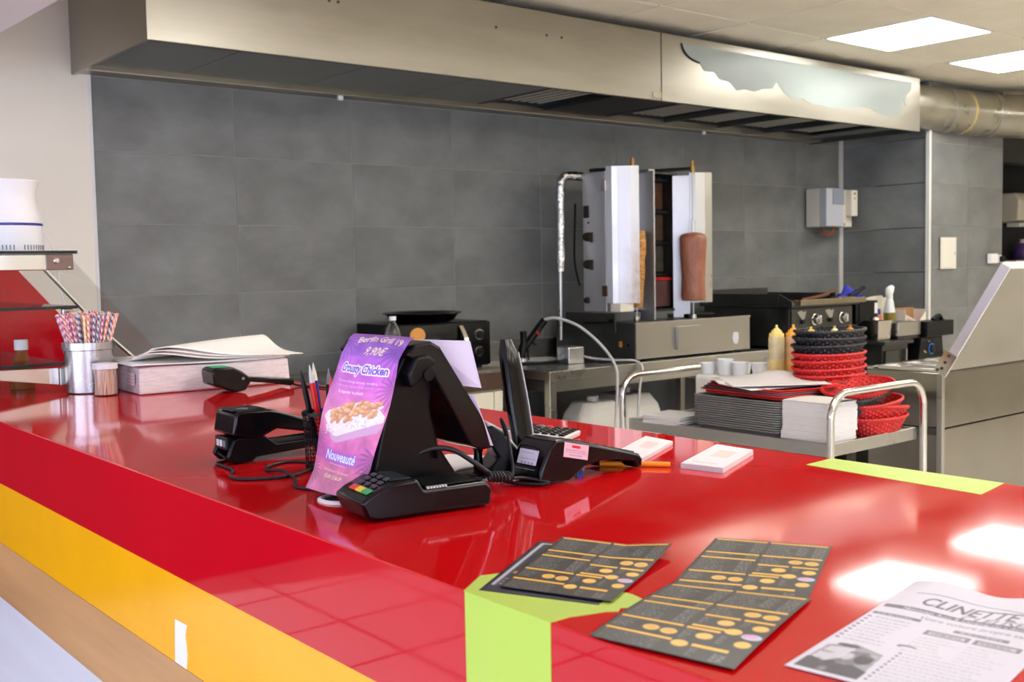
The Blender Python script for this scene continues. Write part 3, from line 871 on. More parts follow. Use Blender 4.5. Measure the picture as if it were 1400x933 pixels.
cable('terminal_cable', [(.905, 1.112, CT + .014), (.925, 1.108, CT + .012), (.945, 1.085, CT + .006), (.930, 1.10, CT + .004), (.915, 1.14, CT + .004), (.93, 1.17, CT + .006)], .0022, 'black cable loop lying beside the stickered card terminal')

# ================================================================== TILL
till = thing('till_terminal', 'black touch screen till seen from behind with a poster over it', 'till', (.78, 1.20, CT))
def tb(mb, name, m, par=None, **k):
    o = mb.build(name, m, par or till, **k)
    if par is None: o.location = (-.78, -1.20, -CT)
    return o
tb(MB().prism([(.700, CT + .001), (.866, CT + .001), (.846, 1.066), (.812, 1.115), (.800, 1.165), (.808, 1.212), (.788, 1.240), (.764, 1.243), (.742, 1.205), (.716, 1.11)], 1.150, 1.268, 'y'), 'stand', BLACKM, bevel=.004, seg=3)
tb(MB().prism([(.752, 1.238), (.766, 1.2515), (.792, 1.2535), (.806, 1.246), (.897, 1.112), (.890, 1.104), (.872, 1.104), (.850, 1.112), (.79, 1.215)], 1.133, 1.300, 'y'), 'monitor', BLACK, bevel=.004, seg=3)
tb(MB().prism([(.758, 1.195), (.785, 1.214), (.797, 1.228), (.785, 1.238), (.765, 1.236), (.752, 1.215)], 1.128, 1.152, 'y'), 'hinge', BLACKM, bevel=.005, seg=3)
tb(MB().lathe([(.0, 0), (.008, 0), (.008, .004), (0, .004)], 18, mtx=Matrix.Translation((.782, 1.129, 1.212)) @ Matrix.Rotation(PI / 2, 4, 'X')), 'hinge_cap', BLACKM, smooth=40)
tb(bx(.802, .806, 1.140, 1.292, 1.10, 1.11), 'screen_trim', BLACKM)
# small customer display behind
cd = thing('customer_display', 'small black display foot standing behind the till', 'display stand', (.925, 1.215, CT))
MB().lathe([(0, 0), (.042, 0), (.042, .005), (.034, .010), (.008, .013), (.006, .040), (0, .040)], 28, sx=1.0, sy=.75).build('foot', BLACK, cd, smooth=50)
bx(-.004, .004, -.006, .006, .035, .060).build('post', BLACKM, cd)
# receipts and slips fixed to the side of the monitor
PNOTE = mat('pale_lilac_paper', (224, 220, 238), .75)
def slip(name, pts, label, m=PNOTE):
    c0 = Vector(pts[0])
    o = MB().sheet([Vector(p) - c0 for p in pts], .0005).build(name, m)
    o.location = c0
    return tag(o, label, 'paper slip', 'paper slips on the till')
slip('paper_slip', [(.795, 1.165, 1.2545), (.855, 1.135, 1.250), (.870, 1.132, 1.187), (.830, 1.160, 1.194)], 'upper white paper slip sticking out from the side of the till screen')
slip('paper_slip', [(.835, 1.162, 1.181), (.860, 1.135, 1.178), (.886, 1.130, 1.108), (.866, 1.155, 1.112)], 'lower white paper slip sticking out from the side of the till screen')
# open magazine / paper pile behind the till
pp = thing('paper_pile', 'pile of white papers on the counter between till and phone', 'papers', (.96, 1.26, CT), .3)
for k in range(5):
    a = .05 * k
    MB().prism([(-.07 + .002 * k, -.10), (.07, -.10 + .004 * k), (.07 - .002 * k, .08), (-.07, .085)], .0016 * k, .0016 * k + .0014, 'z').build('sheet', [PAPER, CREAMP][k % 2], pp, rot=(0, 0, a))
cur = Canvas(12, 30, (236, 234, 232))
def curlfn(u, v):
    return np.stack([-.02 + .085 * v, -.02 - .07 * u, .010 + .030 * np.sin(v * PI * .9) + 0 * u], -1)
for k in range(6): cur.rect(0, 4 * k + 2, 12, 4 * k + 2.8, (190, 188, 186))
cur.mesh('curled_receipt', curlfn, INKM, pp)

# ---- poster draped over the back of the till
def poster_canvas():
    random.seed(5)
    W, Hh = 190, 400
    c = Canvas(W, Hh, (170, 110, 200))
    stops = [(0, (150, 92, 176)), (.12, (160, 104, 214)), (.26, (206, 104, 214)), (.36, (222, 120, 208)), (.55, (224, 138, 176)), (.75, (206, 104, 178)), (.85, (214, 120, 160)), (1, (206, 124, 164))]
    v = c.yy / Hh
    for ch in range(3):
        c.a[..., ch] = np.interp(v, [s_[0] for s_ in stops], [s_[1][ch] for s_ in stops])
    n = c.noise(26, 22, 1) + c.noise(9, 12, 2)
    c.a += n[..., None] * np.array([.9, .5, .7])
    def palm(x, y, r, a0, al=.5):
        for k in range(9):
            a = a0 + (k - 4) * .33
            pts = []
            for s_ in (-1, 1):
                for q in range(6):
                    t = q / 5 if s_ == -1 else 1 - q / 5
                    pts.append((x + math.cos(a) * r * t + s_ * math.sin(a) * r * .06 * math.sin(t * PI), y + math.sin(a) * r * t + .25 * r * t * t - s_ * math.cos(a) * r * .06 * math.sin(t * PI)))
            c.poly(pts, (96, 62, 110), al * .8)
    palm(-2, 30, 48, .5, .38); palm(192, 45, 70, 2.7, .38); palm(-4, 120, 36, .2, .4); palm(194, 140, 50, 3.2, .4); palm(196, 300, 55, 2.6); palm(-6, 270, 36, .3); palm(-6, 350, 40, -.2); palm(196, 330, 40, 3.6)
    arc = lambda P: np.stack([P[..., 0], P[..., 1] + ((P[..., 0] - 104) / 75) ** 2 * 9], -1)
    c.text('Berfin Grill 19', 104, 24, 24, (246, 232, 214), bold=.018, center=True, width=142, warp=arc, outline=(1, (120, 60, 140), .7))
    c.text('9,90\u20ac', 112, 60, 30, (250, 238, 222), bold=.02, center=True, width=66, shear=.15, outline=(1, (150, 70, 150), .7))
    c.text('Crousty Chicken', 98, 105, 28, (116, 76, 196), bold=.03, center=True, width=146, shear=.12, outline=(3, (250, 246, 255), 1))
    c.text('Riz, sauce fromage crousty, tenders,', 92, 130, 9, (244, 226, 244), center=True, width=120)
    c.text('sauce au riz, oignons frits, persil', 88, 141, 9, (240, 214, 240), .7, center=True, width=112)
    c.text('Et deguster le plaisir', 84, 156, 10, (250, 240, 250), bold=.01, center=True, width=78)
    # rice tray with fried chicken
    c.poly([(16, 222), (44, 268), (54, 276), (66, 278), (180, 238), (186, 226), (182, 200)], (214, 170, 206))
    c.poly([(14, 218), (24, 204), (126, 170), (150, 172), (186, 200), (186, 214), (64, 262), (52, 262), (40, 252)], (244, 232, 240))
    for k in range(150):
        u = random.random(); q = random.random()
        x = 26 + 150 * u; y = 238 - 46 * u + (q - .35) * 40 + 20 * math.sin(u * PI) * (q - .5)
        if y > 262 - 42 * (u) or y < 172: continue
        c.ellipse(x, y, random.uniform(2.5, 5), random.uniform(1.5, 3), (250, 244, 244) if random.random() < .6 else (222, 206, 210), .9, 1.5, random.uniform(0, 3))
    for k in range(46):
        u = random.random()
        x = 40 + 124 * u; y = 222 - 34 * u + random.uniform(-26, 12)
        if y < 172: continue
        a = random.uniform(-1.2, .2)
        c.ellipse(x, y + 1.5, 11, 5.5, (176, 112, 84), .7, 2, a); c.ellipse(x, y, 10.5, 5, random.choice([(226, 168, 118), (236, 186, 140), (214, 150, 104)]), 1, 1.5, a); c.ellipse(x - 2, y - 1.5, 5, 2, (246, 212, 176), .7, 2, a)
    c.ellipse(94, 312, 70, 15, (170, 90, 200), .5, 10)
    c.text('Nouveaut\u00e9', 90, 318, 32, (240, 240, 255), bold=.02, center=True, width=104, shear=.12, outline=(2, (120, 96, 224), .8))
    c.rect(58, 326, 120, 327.5, (246, 220, 240), .7)
    c.text('Stock potatoes / Riz basmatis', 90, 345, 9, (240, 220, 236), center=True, width=96, shear=.1)
    c.text('03.69.13.56.09', 88, 362, 15, (252, 236, 208), bold=.02, center=True, width=68, shear=.1, outline=(1, (160, 80, 110), .8))
    return c
PC = poster_canvas()
def poster_fn(u, v):
    # profile down the back of the till (x, z) by arc length, widths in y, u from far (0) to near (1)
    prof = np.array([(.7655, 1.2598), (.758, 1.2555), (.741, 1.2335), (.728, 1.196), (.714, 1.155), (.701, 1.112), (.692, 1.082), (.681, 1.0600)])
    seg = np.r_[0, np.cumsum(np.linalg.norm(np.diff(prof, axis=0), axis=1))]; seg /= seg[-1]
    x = np.interp(v, seg, prof[:, 0]); z = np.interp(v, seg, prof[:, 1])
    yf = 1.2780 - .004 * v; yn = 1.128 + .004 * v
    # torn lower right corner: the near edge pulls in towards the foot
    yn = np.where(v > .80, yn + (v - .80) * .10, yn)
    y = yf * (1 - u) + yn * u
    x = x - .007 * np.sin(u * PI) * np.sin(np.clip(v, 0, 1) * PI) + .003 * np.sin(v * 9 + u * 4)
    z = z + .004 * np.clip(v - .85, 0, 1) * u * 6
    return np.stack([x - .72, y - 1.2, z - CT], -1)
po = PC.mesh('hanging_poster', poster_fn, INK)
po.location = (.72, 1.2, CT)
sm = po.modifiers.new('thickness', 'SOLIDIFY'); sm.thickness = .0004; sm.offset = 0
tag(po, 'purple and pink chicken poster hanging down the back of the till', 'poster')

# ================================================================== PHONE, CALCULATOR, PENS
ph = thing('phone_cradle', 'black cordless phone cradle behind the stickered card terminal', 'phone cradle', (.968, 1.20, CT), math.radians(-25))
MB().prism([(-.040, .001), (.045, .001), (.05, .012), (.03, .030), (.006, .040), (-.016, .066), (-.030, .076), (-.040, .074), (-.040, .058), (-.022, .030), (-.036, .012)], -.035, .035, 'y').build('base', BLACKM, ph, bevel=.004, seg=3, smooth=40)
MB().prism([(-.042, .070), (-.036, .0795), (-.014, .068), (.008, .040), (.004, .036), (-.018, .062)], -.032, .032, 'y').build('silver_rim', LGREYP, ph, bevel=.002)
hs = thing('cordless_phone', 'black cordless handset standing upright in its cradle', 'phone', (.990, 1.190, CT + .036), math.radians(-78))
hm = MB()
sec = []
for k in range(9):
    t = k / 8
    z = -.002 + .158 * t; wd = .019 + .004 * math.sin(t * PI) - .004 * t; th = .0075 + .002 * t
    if k == 8: wd *= .72; th *= .6
    sec.append((z, wd, th, -.030 * t))
vs = []; n = 16
for z, wd, th, off in sec:
    for k in range(n):
        a = 2 * PI * k / n; ca, sa = math.cos(a), math.sin(a)
        vs.append((off + th * abs(ca) ** .7 * (1 if ca >= 0 else -1), wd * abs(sa) ** .6 * (1 if sa >= 0 else -1), z))
fs = [(j * n + k, j * n + (k + 1) % n, (j + 1) * n + (k + 1) % n, (j + 1) * n + k) for j in range(8) for k in range(n)]
fs += [tuple(range(n))[::-1], tuple(8 * n + k for k in range(n))]
hm.add(vs, fs); hm.build('handset', BLACK, hs, smooth=50)
side = MB(); side.tube([(.006 + s_[3], s_[1] * .93, s_[0]) for s_ in sec[:8]] , .0011, 6); side.build('silver_edge', LGREYP, hs)

ca_ = thing('calculator', 'grey desk calculator with dark keys behind the cordless phone', 'calculator', (1.205, 1.405, CT), math.radians(-62))
ca_.scale = (.82, .82, .82)
MB().prism([(-.075, .001), (.072, .001), (.074, .014), (-.074, .024)], -.05, .05, 'y').build('body', LGREYP, ca_, bevel=.004, seg=3)
for i in range(6):
    for j in range(5):
        x = -.030 + i * .0185; y = -.038 + j * .019
        bx(-.0066, .0066, -.007, .007, 0, .005).build('key', [BLACKM, GREYP, BLACKM, BLACKM, mat('calc_red', (190, 60, 60), .5)][(i * 3 + j * 2) % 5 if j == 4 else 0], ca_, bevel=.0015, seg=1, loc=(x, y, .0175 - .067 * (x)), rot=(0, .067, 0))
bx(-.068, -.044, -.042, .042, .0225, .0250).build('display', mat('lcd', (110, 124, 110), .15), ca_)

def pen(p0, p1, r, bodym, tipm, label, cat='pen', cap=None, name='ballpoint_pen', grp=None):
    p0, p1 = Vector(p0), Vector(p1); d = (p1 - p0); L_ = d.length; d.normalize()
    t = thing(name, label, cat, p0, 0, grp)
    q = d.to_track_quat('Z', 'Y'); t.rotation_mode = 'QUATERNION'; t.rotation_quaternion = q
    MB().lathe([(0, 0), (r * .8, 0), (r, .002), (r, L_ * .72), (r * .96, L_ * .82)], 6 if name == 'pencil' else 10).build('barrel', bodym, t, smooth=40)
    MB().lathe([(r * .97, L_ * .82), (r * .7, L_ * .9), (r * .18, L_ * .985), (0, L_)], 10).build('tip', tipm, t, smooth=40)
    if cap: MB().lathe([(r * 1.15, 0 - .0005), (r * 1.15, L_ * .3)], 10).build('cap', cap, t, smooth=40)
    return t
OR = mat('orange_plastic', (240, 150, 20), .3); BLU = mat('blue_plastic', (40, 50, 160), .3); REDP = mat('red_plastic', (206, 30, 30), .3)
pen((1.166, 1.069, CT + .004), (1.085, 1.165, CT + .004), .0038, OR, BLACKM, 'orange ballpoint pen poking out from under the right card terminal', cap=None)
pen((1.015, 1.100, CT + .004), (1.075, 1.158, CT + .004), .0036, mat('clear_barrel', (190, 196, 214), .25), BLU, 'clear pen with blue end under the right card terminal', cap=BLU)
pen((1.06, 1.39, CT + .004), (1.16, 1.47, CT + .004), .0036, mat('pencil_orange', (222, 130, 50), .5), GREYP, 'orange pencil lying behind the till slips', name='pencil', cat='pencil')

# pen cup
pc = thing('pen_cup', 'black wire mesh pen cup beside the poster', 'pen cup', (.798, 1.428, CT))
cup = MB()
vs = []; n = 30; R0, R1, HH = .027, .030, .082
for j in range(15):
    for k in range(n):
        a = 2 * PI * (k + .5 * (j % 2)) / n; r = R0 + (R1 - R0) * j / 14; vs.append((r * math.cos(a), r * math.sin(a), .002 + HH * j / 14))
cup.add(vs, [(j * n + k, j * n + (k + 1) % n, (j + 1) * n + (k + 1) % n, (j + 1) * n + k) for j in range(14) for k in range(n)])
co_ = cup.build('mesh_wall', BLACKM, pc)
wm = co_.modifiers.new('wire', 'WIREFRAME'); wm.thickness = .0011
MB().lathe([(R1 - .002, HH), (R1 + .002, HH), (R1 + .002, HH + .005), (R1 - .002, HH + .005)], 30, closed=True).build('rim', BLACKM, pc)
MB().lathe([(0, 0), (R0 + .001, 0), (R0 + .001, .004), (0, .004)], 30).build('base', BLACKM, pc)
pens = [((-.004, .004), (-.030, .010), .150, BLACKM, BLACKM, 'black pen leaning left in the pen cup', BLACKM), ((.002, .0), (-.020, .002), .158, REDP, LGREYP, 'red pen with white body in the pen cup', None), ((.004, .006), (-.008, .012), .160, BLU, CREAMP, 'dark blue pencil with pale tip in the pen cup', None), ((.010, .004), (.020, .016), .150, BLACKM, GREYP, 'black pen leaning right in the pen cup', None), ((.006, -.006), (.004, -.020), .140, LGREYP, REDP, 'pale pen with red end in the pen cup', None)]
for (a, b_, h, m1, m2, lab, cp_) in pens:
    pen((.798 + a[0], 1.428 + a[1], CT + .006), (.798 + b_[0], 1.428 + b_[1], CT + h), .0042, m1, m2, lab, cap=cp_, grp='pens in the mesh cup')
o = MB().box(-.014, .014, -.0008, .0008, 0, .11).build('paper_note', mat('pale_blue_card', (214, 222, 236), .6), None, loc=(.812, 1.420, CT + .012), rot=(.12, .10, .5)); tag(o, 'pale blue card standing in the pen cup', 'card')

# ================================================================== LEFT END OF THE COUNTER
# paper pack in cling wrap with loose sheets on top
pk = thing('wrapped_paper_pack', 'pack of cream wrapping paper in clear film on the counter', 'paper pack', (1.145, 2.80, CT), math.radians(-3))
WRAPP = mat('wrapped_paper_edges', (220, 212, 212), .25, var=.14, vscale=30, stretch=(1, 1, 9), bump=.25, bscale=60, spec=.7, coat=.6)
m = MB(); nx, ny = 22, 14
vs = []
hh = .066
for layer in range(2):
    for j in range(ny + 1):
        for i in range(nx + 1):
            u, v = i / nx, j / ny
            x = -.175 + .40 * u; y = -.185 + .270 * v
            z = .001 if layer == 0 else hh + .004 * math.sin(9 * u + 3 * v) * (0 < i < nx) * (0 < j < ny)
            if layer == 1: x += .004 * (1 if u < .5 else -1); y += .004 * (1 if v < .5 else -1)
            vs.append((x, y, z))
off = (nx + 1) * (ny + 1); idx = lambda l, i, j: l * off + j * (nx + 1) + i
fs = []
for j in range(ny):
    for i in range(nx):
        fs.append((idx(0, i, j), idx(0, i, j + 1), idx(0, i + 1, j + 1), idx(0, i + 1, j)))
        fs.append((idx(1, i, j), idx(1, i + 1, j), idx(1, i + 1, j + 1), idx(1, i, j + 1)))
for i in range(nx):
    fs.append((idx(0, i, 0), idx(0, i + 1, 0), idx(1, i + 1, 0), idx(1, i, 0))); fs.append((idx(0, i + 1, ny), idx(0, i, ny), idx(1, i, ny), idx(1, i + 1, ny)))
for j in range(ny):
    fs.append((idx(0, 0, j + 1), idx(0, 0, j), idx(1, 0, j), idx(1, 0, j + 1))); fs.append((idx(0, nx, j), idx(0, nx, j + 1), idx(1, nx, j + 1), idx(1, nx, j)))
m.add(vs, fs); m.build('wrapped_stack', WRAPP, pk, bevel=.004, seg=2, smooth=50)
c = Canvas(24, 14, (226, 206, 206))
for k in range(3): c.scribble(3, 3 + 3.5 * k, 21, 4.5 + 3.5 * k, (150, 130, 130))
c.mesh('pack_label', rect3((-.1765, -.10, .052), (0, -.055, 0), (0, 0, -.03)), INKM, pk)
for k in range(5):
    def fn(u, v, k=k):
        return np.stack([-.19 + .012 * k + .40 * u, .088 - .275 * v - .002 * k, hh + .006 + .0022 * k + (.022 + .006 * k) * np.exp(-((u + v - 1.05) ** 2) / .10) * .8 * (k > 1) + .006 * np.sin(5 * u + 1.5 * v + k) * .4], -1)
    cc = Canvas(22, 18, (253, 251, 246))
    ob = cc.mesh('loose_sheet', fn, INKM, pk); s_ = ob.modifiers.new('thickness', 'SOLIDIFY'); s_.thickness = .0014

# steel cup of striped paper straws
SCX, SCY = .905, 2.815
sc_ = thing('straw_cup', 'stainless steel cup filled with striped paper straws', 'cup', (SCX, SCY, CT))
MB().lathe([(0, 0), (.054, 0), (.057, .003), (.060, .108), (.064, .110), (.064, .128), (.062, .1285), (.060, .126), (.056, .108), (.053, .006), (0, .006)], 48).build('cup_wall', mat('brushed_cup_steel', (190, 186, 186), .27, 1.0, var=.05, rvar=.05), sc_, smooth=35)
def straw_mesh(name, col):
    n, mm = 8, 44; L_ = .197; vs = []; cs = []
    for j in range(mm + 1):
        for k in range(n):
            a = 2 * PI * k / n
            vs.append((.0032 * math.cos(a), .0032 * math.sin(a), L_ * j / mm))
            ph_ = (a / (2 * PI) + L_ * j / mm / .017) % 1
            cs.append((*srgb(*(col if ph_ < .5 else (248, 244, 242))), 1))
    fs = [(j * n + k, j * n + (k + 1) % n, (j + 1) * n + (k + 1) % n, (j + 1) * n + k) for j in range(mm) for k in range(n)]
    me = bpy.data.meshes.new(name); me.from_pydata(vs, [], fs)
    ca = me.color_attributes.new('ink', 'FLOAT_COLOR', 'POINT'); ca.data.foreach_set('color', [x for q in cs for x in q])
    me.materials.append(INKM); me.polygons.foreach_set('use_smooth', [True] * len(fs)); me.update()
    return me
SCOL = {'orange': (240, 120, 40), 'pink': (206, 40, 120), 'navy blue': (46, 52, 130), 'yellow': (246, 216, 90)}
SM = {k: straw_mesh('paper_straw', v) for k, v in SCOL.items()}
random.seed(21)
spots = []
for ring, cnt in ((.0, 3), (.014, 9), (.025, 16), (.036, 24), (.049, 34)):
    for k in range(cnt):
        spots.append((ring, 2 * PI * (k + random.uniform(-.25, .25)) / cnt))
for r, a in spots:
    kind = random.choices(list(SCOL), (3, 3, 3, 1.2 if r > .03 else 3))[0]
    o = bpy.data.objects.new('paper_straw', SM[kind]); COL.objects.link(o)
    lean = .62 * r / .05; rb = r * .39
    o.location = (SCX + rb * math.cos(a) * .9, SCY + rb * math.sin(a) * .9, CT + .008 + .003 * random.random())
    tl = math.atan((.056 * r / .049) / .19)
    o.rotation_euler = Euler((0, tl, a + 0.0)).to_matrix().to_euler()
    o.rotation_euler = (Matrix.Rotation(a, 3, 'Z') @ Matrix.Rotation(tl, 3, 'Y') @ Matrix.Rotation(random.uniform(0, 6), 3, 'Z')).to_euler()
    tag(o, f'{kind} and white striped paper straw in the steel cup', 'straw', f'{kind} striped paper straws')

# toothpick tub
TUBP = glass_mat('tub_plastic', (0.98, 0.985, 0.985), 0.25, 0.1, 0.02)
tp = thing('toothpick_tub', 'small clear tub of wooden toothpicks in front of the straw cup', 'toothpick tub', (.905, 2.700, CT))
MB().lathe([(.0, 0.0), (.027, 0), (.0285, .002), (.0285, .066), (.0275, .066), (.0275, .004)], 32).build('tub', TUBP, tp, smooth=40)
MB().lathe([(.0, .0665), (.030, .0665), (.030, .079), (.029, .080), (0, .080)], 32).build('lid', FROST, tp, smooth=40)
picks = MB()
for k in range(150):
    a = random.uniform(0, 2 * PI); r = .0262 * math.sqrt(random.uniform(.3, 1)); b_ = a + random.uniform(-.6, .6); r2 = .0262 * math.sqrt(random.uniform(.3, 1))
    picks.tube([(r * math.cos(a), r * math.sin(a), .003), (r2 * math.cos(b_), r2 * math.sin(b_), .062 + random.uniform(0, .004))], .0013, 4)
po_ = picks.build('toothpicks', mat('toothpick_birch', (250, 214, 186), .7, var=.06), tp); po_['kind'] = 'stuff'

# ---- glass display case on the counter end
case = thing('glass_display_case', 'glass food display case with steel clamps at the counter end', 'display case', (.75, 3.3, CT))
def db(mb, name, m, par=None, **k):
    o = mb.build(name, m, par or case, **k)
    if par is None: o.location = (-.75, -3.3, -CT)
    return o
KY0, KY1 = 2.90, 3.68
db(MB().prism([(.585, CT), (1.19, CT), (1.165, 1.086), (.89, 1.402), (.585, 1.402)], KY0, KY0 + .006, 'y'), 'side_pane', GLASS)
db(MB().prism([(.585, CT), (1.19, CT), (1.165, 1.086), (.89, 1.402), (.585, 1.402)], KY1, KY1 + .006, 'y'), 'side_pane', GLASS)
fm = MB().sheet([(.893, KY0 + .008, 1.400), (.893, KY1 - .002, 1.400), (1.190, KY1 - .002, 1.056), (1.190, KY0 + .008, 1.056)], .005); db(fm, 'sloping_pane', GLASS)
rod = MB().tube([(.845, KY0 + .05, 1.365), (.99, KY0 + .05, 1.195), (1.13, KY0 + .05, 1.06)], .005, 8); db(rod, 'sloping_bar', STEEL)
for k, (z, xr) in enumerate(((1.403, .905), (1.262, .90), (1.118, .862))):
    sh = db(MB().box(.585, xr, KY0 - .03 + .002 * k, KY1 - .02, z, z + .008), 'glass_shelf', GLASSD)
    db(MB().box(.585, xr, KY0 - .0318 + .002 * k, KY0 - .030 + .002 * k, z, z + .008), 'shelf_edge', GLEDGE, sh).location = (0, 0, 0)
db(bx(.585, .832, KY0 - .022, KY0 - .002, 1.362, 1.402), 'steel_rail', STEELS, bevel=.002)
cl = db(bx(.828, .896, KY0 - .026, KY0 - .001, 1.362, 1.4025), 'clamp', mat('bronze_clamp', (120, 100, 92), .3, .9), bevel=.002)
for (x, z, r) in ((.853, 1.386, .0075), (.884, 1.369, .0035)):
    db(MB().lathe([(0, 0), (r, 0), (r, .005), (r * .6, .007), (0, .007)], 14, mtx=Matrix.Translation((x, KY0 - .026, z)) @ Matrix.Rotation(PI / 2, 4, 'X')), 'bolt', STEELS, cl, smooth=30)
c2 = db(bx(.850, .898, KY0 - .024, KY0 - .001, 1.066, 1.112), 'clamp', STEEL, bevel=.002)
db(MB().lathe([(0, 0), (.009, 0), (.009, .006), (0, .007)], 14, mtx=Matrix.Translation((.874, KY0 - .024, 1.089)) @ Matrix.Rotation(PI / 2, 4, 'X')), 'bolt', STEELS, c2, smooth=30)
db(MB().prism([(.585, 1.118), (.848, 1.112), (.848, 1.068), (.70, 1.09), (.585, 1.112)], KY0 - .02, KY0 - .004, 'y'), 'steel_rail', STEELS, bevel=.001)
c3_ = db(bx(.865, .892, KY0 - .02, KY0 - .003, 1.244, 1.262), 'clamp', STEELS, bevel=.002)
# red interior back panel and white bracket
db(MB().prism([(.585, CT + .002), (1.10, CT + .002), (1.10, 1.20), (.955, 1.372), (.585, 1.385)], KY1 - .055, KY1 - .04, 'y'), 'red_end_panel', RED)
# bottles inside
def juice(x, y, label, col):
    b = thing('juice_bottle', label, 'bottle', (x, y, CT + .001), 0, 'bottles in the display case')
    MB().lathe([(0, 0), (.030, 0), (.031, .004), (.030, .05), (.017, .085), (.0145, .10), (.0145, .103), (0, .103)], 20).build('body', mat('amber_juice', col, .15, trans=.35, ior=1.3), b, smooth=40)
    MB().lathe([(0, .1032), (.017, .1032), (.017, .128), (.0155, .130), (0, .130)], 20).build('cap', WHITE, b, smooth=40)
juice(.80, 3.03, 'amber bottle with white cap, right one inside the display case', (176, 96, 40))
juice(.70, 3.03, 'amber bottle with white cap, left one inside the display case', (160, 80, 50))

# white appliance on top of the case
wd_ = thing('air_purifier', 'white waisted appliance with a blue line on top of the display case', 'appliance', (.80, 3.10, 1.4112))
MB().lathe([(0, 0), (.083, 0), (.086, .003), (.086, .070)], 48).build('lower_body', WHITE, wd_, smooth=40)
MB().lathe([(.0855, .070), (.0865, .071), (.0865, .076), (.0855, .077)], 48).build('blue_line', mat('blue_led_line', (40, 50, 150), .3), wd_, smooth=40)
MB().lathe([(.086, .077), (.084, .095), (.077, .12), (.0715, .142), (.072, .156), (.078, .176), (.081, .187), (.079, .191), (0, .192)], 48).build('upper_body', WHITE, wd_, smooth=40)
for k in range(60):
    a = 2 * PI * k / 60
    if k % 15 < 2: continue
    bx(-.0006, .0006, -.0014, .0014, 0, .013).build('vent_slot', GREYP, wd_, loc=(.0862 * math.cos(a), .0862 * math.sin(a), .006), rot=(0, 0, a))
cable('appliance_cable', [(.886, 3.11, 1.475), (.905, 3.115, 1.455), (.925, 3.12, 1.40), (.935, 3.13, 1.33), (.95, 3.14, 1.25), (.97, 3.15, 1.16), (.975, 3.16, 1.06)], .0018, 'thin white cable hanging from the white appliance', WHITE)

# ================================================================== TROLLEY
TZ = .755
TX0, TX1, TY0, TY1 = 2.925, 3.475, 2.0, 2.925
trol = thing('serving_trolley', 'stainless steel trolley loaded with trays, napkins and baskets', 'trolley', ((TX0 + TX1) / 2, (TY0 + TY1) / 2, 0))
OX, OY = (TX0 + TX1) / 2, (TY0 + TY1) / 2
def shelf(z, name):
    m = MB(); a, b_, c_, d_ = TX0 - OX + .016, TX1 - OX - .016, TY0 - OY + .016, TY1 - OY - .016
    o4 = [(a, c_), (b_, c_), (b_, d_), (a, d_)]; e = .012
    i4 = [(a + e, c_ + e), (b_ - e, c_ + e), (b_ - e, d_ - e), (a + e, d_ - e)]
    vs = [(*p, z - .035) for p in o4] + [(*p, z + .008) for p in o4] + [(*p, z + .008) for p in i4] + [(*p, z) for p in i4]
    fs = [(3, 2, 1, 0), (12, 13, 14, 15)]
    for k in range(4):
        l = (k + 1) % 4
        fs += [(k, l, 4 + l, 4 + k), (4 + k, 4 + l, 8 + l, 8 + k), (8 + k, 8 + l, 12 + l, 12 + k)]
    m.add(vs, fs); return m.build(name, STEEL, trol, bevel=.003)
shelf(TZ, 'shelf'); shelf(.25, 'shelf')
for y in (TY0 - OY, TY1 - OY):
    x0, x1 = TX0 - OX, TX1 - OX; R_ = .085; HT = .925
    pts = [(x0, y, .12), (x0, y, .5), (x0, y, HT - R_)]
    for k in range(1, 9):
        a = PI / 2 * k / 8; pts.append((x0 + R_ * (1 - math.cos(a)), y, HT - R_ + R_ * math.sin(a)))
    for k in range(0, 9):
        a = PI / 2 * k / 8; pts.append((x1 - R_ + R_ * math.sin(a), y, HT - R_ + R_ * math.cos(a)))
    pts += [(x1, y, .5), (x1, y, .12)]
    MB().tube(pts, .0125, 16).build('tube_frame', STEELS, trol, smooth=60)
for x in (TX0 - OX, TX1 - OX):
    for y in (TY0 - OY, TY1 - OY):
        cs = MB().lathe([(0, -.014), (.06, -.014), (.06, .014), (0, .014)], 20, mtx=Matrix.Translation((x, y, .0605)) @ Matrix.Rotation(PI / 2, 4, 'X')).build('caster', BLACKM, trol, smooth=40)

# trays
def tray_mesh(name, m, L_=.40, W_=.27, H_=.020, r=.035):
    mb = MB()
    def rr(l, w, rad, z, n=6):
        out = []
        for (cx, cy, a0) in ((l / 2 - rad, w / 2 - rad, 0), (-l / 2 + rad, w / 2 - rad, PI / 2), (-l / 2 + rad, -w / 2 + rad, PI), (l / 2 - rad, -w / 2 + rad, 1.5 * PI)):
            for k in range(n + 1):
                a = a0 + PI / 2 * k / n; out.append((cx + rad * math.cos(a), cy + rad * math.sin(a), z))
        return out
    loops = [rr(L_ - .036, W_ - .036, r - .014, 0), rr(L_ - .030, W_ - .030, r - .010, H_ - .004), rr(L_, W_, r, H_ - .0028), rr(L_, W_, r, H_), rr(L_ - .014, W_ - .014, r - .004, H_), rr(L_ - .040, W_ - .040, r - .016, .003)]
    n = len(loops[0]); vs = [p for l in loops for p in l]
    fs = [tuple(range(n))[::-1], tuple((len(loops) - 1) * n + k for k in range(n))]
    for j in range(len(loops) - 1):
        for k in range(n): fs.append((j * n + k, j * n + (k + 1) % n, (j + 1) * n + (k + 1) % n, (j + 1) * n + k))
    mb.add(vs, fs)
    return mb.build(name, m, None, smooth=50)
GTR = mat('grey_tray_plastic', (132, 132, 130), .45, var=.05); RTR = mat('red_tray_plastic', (206, 50, 44), .4, var=.05)
TCX, TCY = 3.095, 2.415
g0 = None; NG = 14
